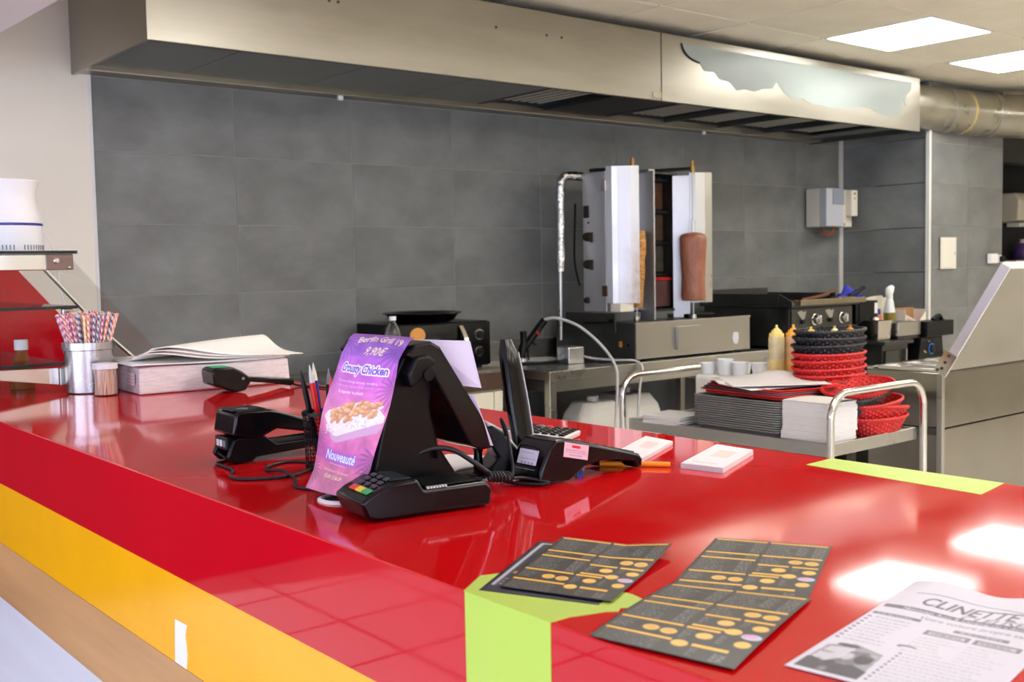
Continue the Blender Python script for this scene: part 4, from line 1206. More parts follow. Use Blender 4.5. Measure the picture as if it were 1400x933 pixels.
for k in range(NG):
    if g0 is None: g0 = o = tray_mesh('serving_tray', GTR)
    else: o = g0.copy(); COL.objects.link(o)
    o.location = (TCX + random.uniform(-.001, .001), TCY + random.uniform(-.001, .001), TZ + .001 + k * .0078)
    o.rotation_euler = (0, 0, PI / 2 - .02 + random.uniform(-.004, .004))
    lab = ['', 'second', 'third', 'fourth', 'fifth', 'sixth', 'seventh', 'eighth', 'ninth', 'tenth', 'eleventh', 'twelfth', 'thirteenth', ''][k] + ' grey serving tray from the bottom of the stack on the trolley'
    if k == 0: lab = 'lowest grey serving tray of the stack on the trolley'
    if k == NG - 1: lab = 'topmost grey serving tray just under the red trays'
    tag(o, lab, 'tray', 'grey serving trays in a stack')
zt = TZ + .001 + NG * .0078 + .0155
r0 = None; zs = zt
for k in range(4):
    mm = RTR if k != 1 else None
    if r0 is None: r0 = o = tray_mesh('serving_tray', RTR, .405, .285, .016)
    else:
        o = r0.copy(); COL.objects.link(o)
    if k == 1:
        o.data = r0.data.copy(); o.data.materials.clear(); o.data.materials.append(mat('purple_grey_tray', (116, 100, 116), .45))
    o.location = (TCX + .03 + .008 * k, TCY - .010 - .004 * k, zt + k * .0065); o.rotation_euler = (0, 0, PI / 2 - .10 - .05 * k)
    tag(o, ['lowest red serving tray on the grey trays', 'purple grey serving tray between the red trays', 'second red serving tray from the top on the trolley', 'topmost red serving tray under the white paper'][k], 'tray', 'red trays on the stack')
ztt = zt + 3 * .0065 + .0165
def paper_sheet(cx, cy, z, l, w_, rz, lift, label):
    def fn(u, v):
        return np.stack([(u - .5) * l, (.5 - v) * w_, lift(u, v)], -1)
    cc = Canvas(24, 18, (214, 211, 211)); o = cc.mesh('tray_paper', fn, INKM); o.location = (cx, cy, z); o.rotation_euler = (0, 0, rz)
    s_ = o.modifiers.new('thickness', 'SOLIDIFY'); s_.thickness = .0008
    tag(o, label, 'paper', 'papers on the red trays')
paper_sheet(TCX + .03, TCY + .055, ztt + .0012, .30, .40, -.25, lambda u, v: .010 * np.clip(.25 - u, 0, 1) * 4 * (v < .5) + .004 * np.sin(4 * v), 'white tray paper lying under the top sheet at the left')
paper_sheet(TCX + .05, TCY - .02, ztt + .007, .34, .31, -.68, lambda u, v: .028 * np.exp(-((u - .62) ** 2 + (v - .22) ** 2) / .10) + .003 * u, 'topmost white tray paper, rumpled, on the red trays')
# loose napkins at the left of the trays
nl = thing('napkin_pile', 'low pile of white napkins at the left end of the trolley', 'napkins', (3.02, 2.745, TZ + .001), .08)
for k in range(5):
    MB().prism([(-.085, -.085), (.085, -.085), (.085, .085), (-.085, .085)], .0062 * k, .0062 * k + .0058, 'z').build('napkin', PAPER, nl, bevel=.0015, rot=(0, 0, random.uniform(-.05, .05)))
# tall block of napkins
nb = thing('napkin_stack', 'tall block of folded white napkins at the near end of the trolley', 'napkins', (3.038, 2.122, TZ + .001), -.02)
def napkin_block(h0, h1, n, dx, name):
    for k in range(n):
        z0 = h0 + (h1 - h0) * k / n; z1_ = h0 + (h1 - h0) * (k + 1) / n
        a = .080 + random.uniform(-.0012, .0012); b_ = .090 + random.uniform(-.0012, .0012)
        MB().box(-a + dx, a + dx, -b_, b_, z0, z1_ - .0002).build(name, PAPER, nb, bevel=.0007, seg=1)
napkin_block(0, .034, 5, -.004, 'napkin'); napkin_block(.0345, .132, 14, .004, 'napkin')
def capfn(u, v):
    return np.stack([-.078 + .164 * u, .088 - .176 * v, .1335 + .008 * np.sin(u * 3.0) * np.sin(v * 2.2 + .3)], -1)
cc = Canvas(20, 20, (212, 210, 206)); cc.mesh('top_napkin', capfn, INKM, nb)

# woven baskets
def basket_mesh(name, m, L_=.30, W_=.205, H_=.058, n=96, rows=8):
    mb = MB(); vs = []
    for j in range(rows + 1):
        t = j / rows
        for k in range(n):
            a = 2 * PI * k / n
            s_ = (.74 + .26 * t)
            wv = .0026 * (1 if (k // 2 + j) % 2 else -1)
            ca, sa = math.cos(a), math.sin(a)
            ex = (abs(ca) ** .85) * (1 if ca > 0 else -1); ey = (abs(sa) ** .85) * (1 if sa > 0 else -1)
            vs.append(((L_ / 2 * s_ + wv) * ex, (W_ / 2 * s_ + wv) * ey, H_ * t))
    fs = [(j * n + k, j * n + (k + 1) % n, (j + 1) * n + (k + 1) % n, (j + 1) * n + k) for j in range(rows) for k in range(n)]
    fs.append(tuple(range(n))[::-1])
    mb.add(vs, fs)
    body = mb.build(name, m, None, smooth=18)
    rim = MB(); pts = []; 
    N2 = 216
    for k in range(N2):
        a = 2 * PI * k / N2; ca, sa = math.cos(a), math.sin(a)
        ex = (abs(ca) ** .85) * (1 if ca > 0 else -1); ey = (abs(sa) ** .85) * (1 if sa > 0 else -1)
        pts.append((L_ / 2 * ex, W_ / 2 * ey, H_ + .0005 * math.sin(a * 54)))
    rim.tube(pts, [.0050 + .0008 * math.sin(2 * PI * k / 4) for k in range(N2)], 7, closed=True)
    return body, rim
BRED = mat('red_woven_plastic', (196, 34, 34), .4, var=.12, vscale=60, bump=.2, bscale=300)
BBLK = mat('black_woven_plastic', (34, 34, 38), .42, var=.15, vscale=60, bump=.2, bscale=300)
BM = {}
def basket(kind, loc, rz, tilt, label, grp):
    m = BRED if kind == 'red' else BBLK
    root = thing('woven_basket', label, 'basket', loc, rz, grp)
    root.rotation_euler = (tilt[0], tilt[1], rz)
    if kind not in BM:
        b, r = basket_mesh('woven_body', m); b.parent = root
        ro = r.build('braided_rim', m, root, smooth=40)
        ss = b.modifiers.new('shell', 'SOLIDIFY'); ss.thickness = .0022
        BM[kind] = (b, ro)
    else:
        for q in BM[kind]:
            c_ = q.copy(); COL.objects.link(c_); c_.parent = root
    return root
SX_, SY_ = 3.352, 2.298
order = ['black', 'black', 'black', 'black', 'black', 'red', 'red', 'red', 'red', 'black', 'black', 'black']
ords = ['lowest', 'second lowest', 'third', 'fourth', 'fifth', 'lowest red', 'second red', 'third red', 'uppermost red', 'third from top, black', 'second from top, black', 'topmost black']
z = TZ + .001
for k, kd in enumerate(order):
    basket(kd, (SX_ + random.uniform(-.004, .004), SY_ + random.uniform(-.004, .004), z), random.uniform(-.05, .05), (random.uniform(-.02, .02), random.uniform(-.02, .02)),
           f'{ords[k]} woven basket of the tall basket stack on the trolley', 'tall stack of woven baskets')
    z += .0255 if k not in (8,) else .030
# wisps of wire and bits lying in the top basket
tw = MB()
for k in range(16):
    a = random.uniform(0, 6.28); r = random.uniform(.03, .09)
    tw.tube([(r * math.cos(a), r * .6 * math.sin(a), 0), (r * 1.1 * math.cos(a + .2), r * .7 * math.sin(a + .2), .02), (r * 1.4 * math.cos(a + .5), r * .95 * math.sin(a + .5), .015)], .001, 4, smooth=3)
two = tw.build('cane_wisps', BBLK, None); two.location = (SX_, SY_, z + .028); two['kind'] = 'stuff'; tag(two, 'loose black cane wisps in the topmost basket', 'cane wisps')
for k, (dx, dy, col, nm) in enumerate(((-.08, .02, (236, 206, 90), 'small yellow plastic piece lying left in the topmost basket'), (-.01, -.03, (244, 230, 160), 'small pale yellow plastic piece in the middle of the topmost basket'), (.07, -.04, (220, 140, 40), 'small orange plastic piece lying right in the topmost basket'))):
    t = MB().lathe([(0, 0), (.012, 0), (.012, .010), (.005, .013), (.004, .022), (0, .022)], 14).build('plastic_piece', mat('cap_%d' % k, col, .4), None, smooth=40, loc=(SX_ + dx, SY_ + dy, z + .026)); tag(t, nm, 'plastic piece', 'small pieces in the topmost basket')
RX, RY = 3.275, 2.096
lab4 = ['lowest red woven basket at the near end of the trolley', 'second red woven basket, tilted, near end of the trolley', 'third red woven basket under the handle level', 'black woven basket squeezed under the topmost red basket', 'topmost tilted red woven basket by the napkins']
for k, (dx, dy, dz, ty, tx) in enumerate(((.02, 0, .001, 0, 0), (.025, .0, .022, .10, -.03), (.005, .005, .044, -.06, .02), (-.02, .01, .070, -.10, .02), (-.03, .012, .096, -.12, .03))):
    basket('black' if k == 3 else 'red', (RX + dx - .022 * (k == 3), RY + dy + .01 * (k == 3), TZ + dz + .012 * (k > 0)), .03 * k, (tx, ty), lab4[k], 'red baskets at the trolley end')

# white box with sauce bottles, cups
wb = MB().box(-.075, .075, -.22, .22, 0, .150).build('foam_box', mat('white_foam', (232, 230, 222), .7, var=.02), None, bevel=.012, seg=3, loc=(3.368, 2.665, TZ + .001), rot=(0, 0, .0)); tag(wb, 'white foam box under the sauce bottles on the trolley', 'box')
def sauce(x, y, label, col, colb):
    b = thing('sauce_bottle', label, 'squeeze bottle', (x, y, TZ + .152), 0, 'squeeze bottles on the trolley')
    MB().lathe([(0, 0), (.028, 0), (.0305, .003), (.0305, .070)], 28).build('sauce_fill', mat(label[:6] + '_sauce', colb, .3), b, smooth=40)
    MB().lathe([(.0305, .0702), (.0305, .15), (.029, .158), (.026, .160)], 28).build('clear_wall', mat(label[:6] + '_haze', (min(255, colb[0] + 6), min(255, colb[1] + 12), min(255, colb[2] + 40)), .3, trans=.35, var=.15, vscale=30), b, smooth=40)
    cp_ = MB().lathe([(0, .158), (.028, .158), (.028, .171), (.021, .173), (.019, .182), (.013, .184), (.011, .189), (.0055, .191), (.0045, .203), (0, .204)], 24).build('cap', mat(label[:6] + '_cap', col, .4), b, smooth=35)
sauce(3.362, 2.536, 'pale yellow squeeze bottle of sauce on the foam box', (240, 214, 130), (238, 214, 140))
sauce(3.412, 2.497, 'orange squeeze bottle of sauce on the foam box', (240, 176, 70), (240, 180, 96))
cupm = MB().lathe([(0, 0), (.026, 0), (.032, .040), (.0335, .041), (.0335, .044), (.0305, .043), (.025, .002), (0, .002)], 20)
cb0 = None
random.seed(31)
clab = ['leftmost', 'second', 'third', 'fourth', 'fifth', 'rightmost']
for k, (x, y, n) in enumerate(((3.332, 2.845, 1), (3.342, 2.770, 3), (3.405, 2.815, 1), (3.348, 2.698, 2), (3.410, 2.735, 1), (3.372, 2.622, 2))):
    for q in range(n):
        if cb0 is None: cb0 = o = cupm.build('plastic_cup', FROST, None, smooth=40)
        else: o = cb0.copy(); COL.objects.link(o)
        o.location = (x + random.uniform(-.001, .001), y, TZ + .1525 + .0095 * q); o.rotation_euler = (0, 0, 0)
        tag(o, f'{["bottom", "second", "third"][q]} plastic cup of the {clab[k]} cup stack behind the trays', 'cup', f'nested cups, {clab[k]} stack')

# ================================================================== SALAD COUNTER
SX0, SX1, SY0, SY1, SZ = 3.955, 5.15, 2.20, 2.53, .90
sal = thing('salad_counter', 'stainless refrigerated salad counter with its lid propped open', 'refrigerated counter', (4.5, 2.5, 0))
def sb(mb, name, m, par=None, **k):
    o = mb.build(name, m, par or sal, **k)
    if par is None: o.location = (-4.5, -2.5, 0)
    return o
sb(bx(SX0, SX1, SY0, SY1, .684, SZ), 'upper_body', STEELP, bevel=.003)
sb(bx(SX0 + .004, SX1 - .004, SY0 + .004, SY1 - .004, .10, .678), 'lower_body', STEELP, bevel=.003)
sb(bx(SX0 - .002, SX0 + .02, SY0 - .003, SY0 + .02, .10, SZ + .001), 'corner_post', STEEL, bevel=.002)
sb(bx(SX0 - .003, SX0 + .03, SY0 + .02, SY0 + .10, .655, .682), 'vent_block', STEELD)
for x in (SX0 + .06, SX1 - .06):
    for y in (SY0 + .06, SY1 - .06):
        sb(MB().lathe([(0, 0), (.02, 0), (.02, .10), (0, .10)], 12, (x, y, 0)), 'foot', BLACKM)
# rim and pans
rim = sb(MB().box(SX0, SX1, SY1 - .03, SY1, SZ, SZ + .012), 'pan_rim', STEELS, bevel=.003)
for k in range(7):
    x = SX0 + .02 + k * .165
    pn = MB(); 
    a, b_, c_, d_ = x, x + .155, SY0 + .03, SY1 - .035
    o4 = [(a, c_), (b_, c_), (b_, d_), (a, d_)]; i4 = [(a + .012, c_ + .012), (b_ - .012, c_ + .012), (b_ - .012, d_ - .012), (a + .012, d_ - .012)]
    vs = [(*p, SZ + .001) for p in o4] + [(*p, SZ + .014) for p in o4] + [(*p, SZ + .014) for p in i4] + [(*p, SZ + .0035) for p in i4]
    fs = [(3, 2, 1, 0), (12, 13, 14, 15)]
    for q in range(4):
        l = (q + 1) % 4
        fs += [(q, l, 4 + l, 4 + q), (4 + q, 4 + l, 8 + l, 8 + q), (8 + q, 8 + l, 12 + l, 12 + q)]
    pn.add(vs, fs); sb(pn, 'food_pan', STEELS, bevel=.002)
# lid: tilted up and back, seen from outside
lm_ = Matrix.Translation((SX0, SY0, SZ + .012)) @ Matrix.Rotation(math.radians(31), 4, 'X')
lid = MB().box(0.005, 1.19, -.022, .012, .012, .475, lm_)
sb(lid, 'lid', STEELP, bevel=.003)
sb(MB().box(-.004, .005, -.024, .014, .06, .478, lm_), 'lid_edge', mat('daylit_edge_steel', (214, 214, 222), .35, .6), bevel=.001)  # edge coloured paler and cooler to stand for window daylight on it
sb(MB().box(0.005, 1.19, -.026, .014, .475, .481, lm_), 'lid_lip', CREAMP)
hg = sb(MB().box(-.012, -.004, -.030, .026, -.012, .085, lm_), 'hinge_plate', STEELS, bevel=.002)
for (y, z_) in ((0, .07), (0, .04), (0, .012), (.012, -.002)):
    sb(MB().lathe([(0, 0), (.006, 0), (.006, .003), (0, .004)], 12, mtx=lm_ @ Matrix.Translation((-.012, y, z_)) @ Matrix.Rotation(-PI / 2, 4, 'Y')), 'hinge_bolt', STEELD, hg)

# ================================================================== WORK TABLE WITH THE DONER GRILLS
BX0, BX1, BY0, BY1, BZ = 3.325, 5.0, 3.80, 4.50, .855
tab = thing('steel_work_table', 'stainless work table carrying the doner grill', 'table', (4.15, 4.15, 0))
def wb_(mb, name, m, par=None, **k):
    o = mb.build(name, m, par or tab, **k)
    if par is None: o.location = (-4.15, -4.15, 0)
    return o
wb_(bx(BX0, BX1, BY0, BY1, BZ - .042, BZ), 'table_top', STEEL, bevel=.003)
wb_(bx(BX0, BX1, BY1, BY1 + .02, BZ, BZ + .10), 'upstand', STEEL, bevel=.003)
wb_(bx(BX0 + .05, BX1 - .05, BY0 + .012, BY0 + .03, BZ - .10, BZ - .042), 'apron', STEEL)
wb_(bx(BX0 + .02, BX0 + .035, BY0 + .05, BY1 - .05, BZ - .10, BZ - .042), 'apron', STEELD)
for x in (BX0 + .028, BX1 - .028):
    for y in (BY0 + .03, BY1 - .03):
        wb_(bx(x - .021, x + .021, y - .021, y + .021, 0, BZ - .042), 'leg', STEEL, bevel=.004)
wb_(bx(BX0 + .05, BX1 - .05, BY0 + .05, BY1 - .05, .18, .21), 'lower_shelf', STEELD)
# white stock on the lower shelf of the table
FOAM = MATS['white_foam']
for k, (x0, x1, y0, y1, z1_, lab) in enumerate(((3.66, 3.98, 3.92, 4.15, .655, 'white plastic container under the table, left one with ribbed shoulder'), (3.99, 4.35, 4.0, 4.3, .66, 'white plastic container under the table, right taller one'))):
    ct = thing('plastic_container', lab, 'container', ((x0 + x1) / 2, (y0 + y1) / 2, .211), 0, 'white containers under the table')
    hx, hy, h = (x1 - x0) / 2, (y1 - y0) / 2, z1_ - .211
    mb = MB(); vs = []
    for (z_, s_) in ((0, .96), (.02, 1), (h * .74, 1), (h * .86, .92), (h, .66)):
        for (sx, sy) in ((-1, -.6), (-.7, -1), (.7, -1), (1, -.6), (1, .6), (.7, 1), (-.7, 1), (-1, .6)): vs.append((hx * sx * s_, hy * sy * s_, z_))
    fs = [tuple(range(8))[::-1], tuple(range(32, 40))] + [(j * 8 + q, j * 8 + (q + 1) % 8, (j + 1) * 8 + (q + 1) % 8, (j + 1) * 8 + q) for j in range(4) for q in range(8)]
    mb.add(vs, fs); mb.build('body', FOAM, ct, bevel=.012, seg=3)
    MB().lathe([(0, h), (.03, h), (.03, h + .025), (0, h + .025)], 18).build('screw_cap', WHITE, ct, smooth=40)
o = MB().box(-.10, .10, -.1, .1, 0, .36).build('white_tub', FOAM, None, bevel=.015, seg=3, loc=(3.50, 4.05, .211)); tag(o, 'low white tub under the left end of the table', 'tub')

don = thing('doner_grill', 'double doner kebab grill with steel doors and two spits', 'doner grill', (4.4, 4.15, BZ))
def nb_(mb, name, m, par=None, **k):
    o = mb.build(name, m, par or don, **k)
    if par is None: o.location = (-4.4, -4.15, -BZ)
    return o
DX0, DX1, DY0, DY1, DB, DT = 3.956, 4.862, 3.85, 4.46, BZ + .012, 1.052
nb_(bx(DX0, DX1, DY0, DY0 + .012, DB, DT), 'front_panel', STEEL, bevel=.002)
nb_(bx(DX0, DX0 + .012, DY0 + .012, DY1, DB, DT), 'side_panel', STEELD, bevel=.002)
nb_(bx(DX1 - .012, DX1, DY0 + .012, DY1, DB, DT), 'side_panel', STEELD, bevel=.002)
nb_(bx(DX0 + .012, DX1 - .012, DY0 + .012, DY1, DB, DT - .025), 'drip_tray', STEELD)
nb_(bx(DX0 - .004, DX1 + .004, DY0 - .004, DY0 + .014, DT - .006, DT + .002), 'front_lip', STEEL, bevel=.002)
for (x, y) in ((DX0 + .05, DY0 + .05), (DX1 - .05, DY0 + .05), (DX0 + .05, DY1 - .05), (DX1 - .05, DY1 - .05)):
    nb_(MB().lathe([(0, BZ), (.02, BZ), (.02, DB), (0, DB)], 12, (x, y, 0)), 'foot', BLACKM)
drw = nb_(bx(4.245, 4.425, DY0 - .022, DY0, DB + .035, DB + .155), 'grease_drawer', STEEL, bevel=.003)
nb_(MB().prism([(4.72, .905), (4.75, .90), (4.765, .93), (4.76, .965), (4.72, .968), (4.708, .935)], DY0 - .0015, DY0, 'y'), 'sticker', mat('grey_white_sticker', (214, 214, 218), .5))
# left control flap, switch and lamp
nb_(bx(DX0 - .010, DX0, DY0 + .14, DY0 + .52, 1.00, 1.10), 'control_flap', STEELD, bevel=.002)
nb_(MB().tube([(DX0 - .016, DY0 + .20, 1.052), (DX0 - .016, DY0 + .37, 1.045)], .005, 8), 'flap_handle', BLACKM)
nb_(MB().lathe([(0, 0), (.012, 0), (.010, .015), (0, .016)], 14, mtx=Matrix.Translation((DX0 - .010, DY0 + .165, 1.06)) @ Matrix.Rotation(-PI / 2, 4, 'Y')), 'knob', BLACKM)
nb_(bx(DX0 - .004, DX0, DY0 + .10, DY0 + .122, .925, .955), 'rocker_switch', mat('amber_switch', (226, 140, 30), .35), bevel=.003)
nb_(MB().lathe([(0, 0), (.009, 0), (.009, .004), (0, .004)], 14, mtx=Matrix.Translation((DX0, DY0 + .055, .938)) @ Matrix.Rotation(-PI / 2, 4, 'Y')), 'push_button', BLACKM)
# towers
TWB, TWT = 1.105, 1.835
STL = mat('satin_door_steel', (198, 198, 202), .36, .85, var=.08, vscale=5, stretch=(1, 1, .5), rvar=.06)
RUST = mat('burnt_rust', (78, 48, 34), .8, var=.3, vscale=40)
ta = nb_(bx(3.956, 4.215, 4.062, 4.235, TWB, TWT), 'burner_tower', STL, bevel=.003); ta['label'] = 'left burner tower with blackened control knobs'
tb_ = nb_(MB().prism([(4.262, 4.06), (4.262, 4.235), (4.50, 4.235), (4.50, 4.06), (4.485, 4.06), (4.485, 4.16), (4.28, 4.16), (4.28, 4.06)], TWB, TWT, 'z'), 'burner_tower', STEELD, bevel=.002); tb_['label'] = 'right burner tower with open soot dark burners'
nb_(bx(4.262, 4.50, 4.05, 4.235, TWT, TWT + .012), 'tower_cap', STEELD)
nb_(bx(4.262, 4.50, 4.05, 4.16, TWB - .012, TWB), 'tower_sill', STEELD)
CER = mat('sooty_ceramic_burner', (96, 88, 74), .8, var=.35, vscale=18)
for k in range(4):
    z0 = TWB + .03 + k * .172
    nb_(bx(4.288, 4.478, 4.142, 4.158, z0, z0 + .145), 'burner_plate', [CER, CER, mat('brown_burner', (92, 72, 56), .8, var=.3, vscale=15), mat('rusty_burner', (104, 66, 44), .8, var=.3, vscale=15)][k], bevel=.004)
    nb_(bx(4.282, 4.484, 4.10, 4.16, z0 + .148, z0 + .164), 'burner_divider', mat('soot_black', (22, 20, 18), .85), bevel=.003)
rb = nb_(bx(4.30, 4.47, 4.085, 4.13, TWB + .012, TWB + .155), 'grease_box', mat('greasy_red_box', (96, 60, 60), .35, var=.2), bevel=.004)
nb_(bx(4.296, 4.474, 4.08, 4.135, TWB + .156, TWB + .172), 'red_strip', mat('red_plastic', (206, 30, 30), .3))
# control knobs and soot on the left side face (x = 3.956)
KN = mat('charred_knob', (28, 22, 20), .6, var=.2)
nb_(bx(3.950, 3.957, 4.185, 4.225, 1.60, 1.665), 'charred_switch', KN, bevel=.003)
for z_ in (1.50, 1.355):
    nb_(MB().lathe([(0, 0), (.026, 0), (.022, .020), (0, .022)], 14, mtx=Matrix.Translation((3.956, 4.195, z_)) @ Matrix.Rotation(-PI / 2, 4, 'Y')), 'burner_knob', KN, smooth=40)
    nb_(bx(3.953, 3.957, 4.158, 4.18, z_ - .03, z_ + .025), 'scorch_mark', RUST, bevel=.004)
nb_(MB().lathe([(0, 0), (.018, 0), (.014, .018), (0, .02)], 14, mtx=Matrix.Translation((3.956, 4.205, 1.165)) @ Matrix.Rotation(-PI / 2, 4, 'Y')), 'burner_knob', KN, smooth=40)
nb_(MB().lathe([(0, 0), (.006, 0), (.005, .006), (0, .007)], 10, mtx=Matrix.Translation((3.956, 4.19, 1.575)) @ Matrix.Rotation(-PI / 2, 4, 'Y')), 'screw', KN)
for z_ in (1.76, 1.215):
    nb_(bx(3.945, 3.962, 4.05, 4.085, z_ - .028, z_ + .028), 'hinge', STEELS if z_ > 1.5 else RUST, bevel=.003)
# folded left door, grease stained low down towards its free edge
STAIN = mat('stained_door_steel', (198, 198, 202), .36, .85, rvar=.06)
def _stain():
    nt = STAIN.node_tree; N = nt.nodes; L = nt.links; b = N['Principled BSDF']
    tc = N.new('ShaderNodeTexCoord'); sp = N.new('ShaderNodeSeparateXYZ'); L.new(tc.outputs['Object'], sp.inputs[0])
    fz = N.new('ShaderNodeMapRange'); fz.inputs[1].default_value = 1.62; fz.inputs[2].default_value = 1.22; L.new(sp.outputs['Z'], fz.inputs[0])
    fx = N.new('ShaderNodeMapRange'); fx.inputs[1].default_value = 4.0; fx.inputs[2].default_value = 4.06; L.new(sp.outputs['X'], fx.inputs[0])
    no = N.new('ShaderNodeTexNoise'); no.inputs['Scale'].default_value = 30; no.inputs['Detail'].default_value = 6; L.new(tc.outputs['Object'], no.inputs['Vector'])
    m1 = N.new('ShaderNodeMath'); m1.operation = 'MULTIPLY'; L.new(fz.outputs[0], m1.inputs[0]); L.new(fx.outputs[0], m1.inputs[1])
    m2 = N.new('ShaderNodeMath'); m2.operation = 'MULTIPLY'; L.new(m1.outputs[0], m2.inputs[0]); L.new(no.outputs['Fac'], m2.inputs[1])
    mx = N.new('ShaderNodeMix'); mx.data_type = 'RGBA'; L.new(m2.outputs[0], mx.inputs['Factor'])
    mx.inputs['A'].default_value = (*srgb(198, 198, 202), 1); mx.inputs['B'].default_value = (*srgb(140, 104, 50), 1)
    L.new(mx.outputs['Result'], b.inputs['Base Color'])
_stain()
dd = [(3.952, 4.052), (3.962, 4.020), (3.985, 4.004), (4.035, 3.956), (4.075, 3.935)]
dm = MB(); vs = []
for z_ in (1.150, 1.858):
    for p in dd: vs.append((*p, z_))
    for p in dd[::-1]: vs.append((p[0] + .006, p[1] + .006, z_))
nq = 10
dm.add(vs, [tuple(range(nq))[::-1], tuple(range(nq, 2 * nq))] + [(i, (i + 1) % nq, nq + (i + 1) % nq, nq + i) for i in range(nq)])
nb_(dm, 'folded_door', STAIN)
nb_(bx(3.97, 4.07, 3.975, 4.05, 1.105, 1.15, None), 'door_sill', CREAMP, bevel=.004)
# inner shield (left unit right door)
nb_(bx(4.205, 4.215, 3.955, 4.06, 1.055, 1.845), 'inner_shield', STL, bevel=.002)
nb_(bx(4.17, 4.215, 3.955, 4.06, 1.838, 1.846), 'shield_lip', STEEL)
# right door: inner leaf and outer wing
nb_(MB().prism([(4.462, 4.056), (4.525, 3.99), (4.531, 3.995), (4.468, 4.061)], 1.055, 1.83, 'z'), 'inner_leaf', STL)
wing = [(4.535, 4.0), (4.555, 3.972), (4.60, 3.945), (4.645, 3.934), (4.650, 3.94), (4.604, 3.953), (4.56, 3.98), (4.541, 4.005)]
nb_(MB().prism(wing, 1.135, 1.845, 'z'), 'outer_wing', STEEL)
# top arms
nb_(MB().tube([(3.98, 4.20, 1.85), (4.075, 3.975, 1.853)], .010, 6), 'spit_arm', STEELD)
nb_(MB().lathe([(0, 1.84), (.012, 1.84), (.012, 1.87), (.008, 1.90), (0, 1.902)], 12, (4.072, 3.978, 0)), 'arm_knob', mat('brass_knob', (170, 130, 70), .35, .8))
nb_(MB().tube([(4.30, 4.18, 1.852), (4.452, 3.905, 1.855)], .011, 6), 'spit_arm', STEELD)
nb_(MB().lathe([(0, 1.838), (.014, 1.838), (.014, 1.866), (.007, 1.868), (.007, 1.898), (0, 1.90)], 12, (4.452, 3.903, 0)), 'arm_knob', mat('brass_knob', (170, 130, 70), .35, .8))
# spits
for (x, y) in ((4.118, 4.002), (4.452, 3.903)):
    nb_(MB().lathe([(0, DT - .02), (.004, DT - .02), (.004, 1.85), (0, 1.85)], 10, (x, y, 0)), 'spit_rod', STEEL, smooth=40)
    nb_(MB().lathe([(0, DT - .024), (.017, DT - .024), (.017, DT + .022), (0, DT + .024)], 16, (x, y, 0)), 'spit_holder', STEELS, smooth=40)
nb_(MB().lathe([(0, 1.512), (.009, 1.512), (.009, 1.585), (0, 1.587)], 12, (4.452, 3.903, 0)), 'spit_sleeve', WHITE, smooth=40)
# black burner bar pieces on the drip tray
nb_(bx(4.50, 4.72, 3.98, 4.05, DT - .004, DT + .022), 'tray_handle', BLACKM, bevel=.006)
nb_(bx(4.36, 4.60, 3.93, 4.02, DT - .026, DT - .002), 'spit_drive', STEELD, bevel=.006)
# gas pipe in foil
nb_(MB().tube([(3.99, 4.26, 1.822), (3.93, 4.29, 1.828), (3.88, 4.30, 1.820), (3.862, 4.30, 1.78), (3.858, 4.30, 1.70), (3.856, 4.30, 1.5), (3.852, 4.30, 1.32)], [.021, .024, .022, .026, .022, .024, .021, .025, .022, .020, .023, .024, .021, .022, .020, .024, .020, .022, .021, .023, .020, .022, .024, .020, .019], 12, smooth=4), 'foil_wrapped_pipe', FOIL, smooth=30)
nb_(MB().tube([(3.85, 4.30, 1.33), (3.846, 4.30, BZ + .1)], .011, 10), 'gas_pipe', STEEL, smooth=40)
nb_(MB().tube([(3.965, 4.30, 1.68), (3.955, 4.30, 1.50), (3.955, 4.30, 1.36), (3.975, 4.285, 1.24)], .006, 8, smooth=5), 'gas_hose', BLACKM, smooth=40)

# meats
def meat(name, prof, loc, m, label, nn=36, amp=.004):
    mb = MB(); vs = []
    for r, z_ in prof:
        for k in range(nn):
            a = 2 * PI * k / nn
            rr_ = r * (1 + amp / .07 * (math.sin(5 * a + z_ * 40) * .5 + math.sin(11 * a - z_ * 70) * .3 + .5 * random.uniform(-1, 1)))
            vs.append((rr_ * math.cos(a), rr_ * math.sin(a), z_))
    fs = [(j * nn + k, j * nn + (k + 1) % nn, (j + 1) * nn + (k + 1) % nn, (j + 1) * nn + k) for j in range(len(prof) - 1) for k in range(nn)]
    fs += [tuple(range(nn))[::-1], tuple((len(prof) - 1) * nn + k for k in range(nn))]
    mb.add(vs, fs)
    o = mb.build(name, m, None, smooth=50, loc=loc); return tag(o, label, 'doner meat')
MEATB = mat('brown_doner_meat', (158, 100, 78), .38, var=.22, vscale=22, stretch=(1, 1, .5), bump=.35, bscale=70, spec=.6)
pb = [(.05, 0), (.062, .004), (.066, .02), (.064, .06), (.062, .12), (.066, .20), (.070, .26), (.073, .31), (.072, .335), (.064, .352), (.045, .362), (.015, .367)]
meat('doner_meat', pb, (4.452, 3.903, 1.150), MEATB, 'smooth brown doner meat cylinder on the right spit', amp=.0015)
MEATA = mat('golden_chicken_doner', (196, 140, 70), .5, var=.45, vscale=26, stretch=(1, 1, 3), bump=.6, bscale=60)
pa = [(.030, 0), (.034, .03), (.038, .08), (.036, .10), (.042, .15), (.046, .20), (.045, .24), (.050, .28), (.052, .33), (.050, .37), (.046, .40), (.02, .405)]
meat('doner_meat', pa, (4.118, 4.002, 1.125), MEATA, 'golden layered chicken doner partly hidden behind the left door', amp=.004)

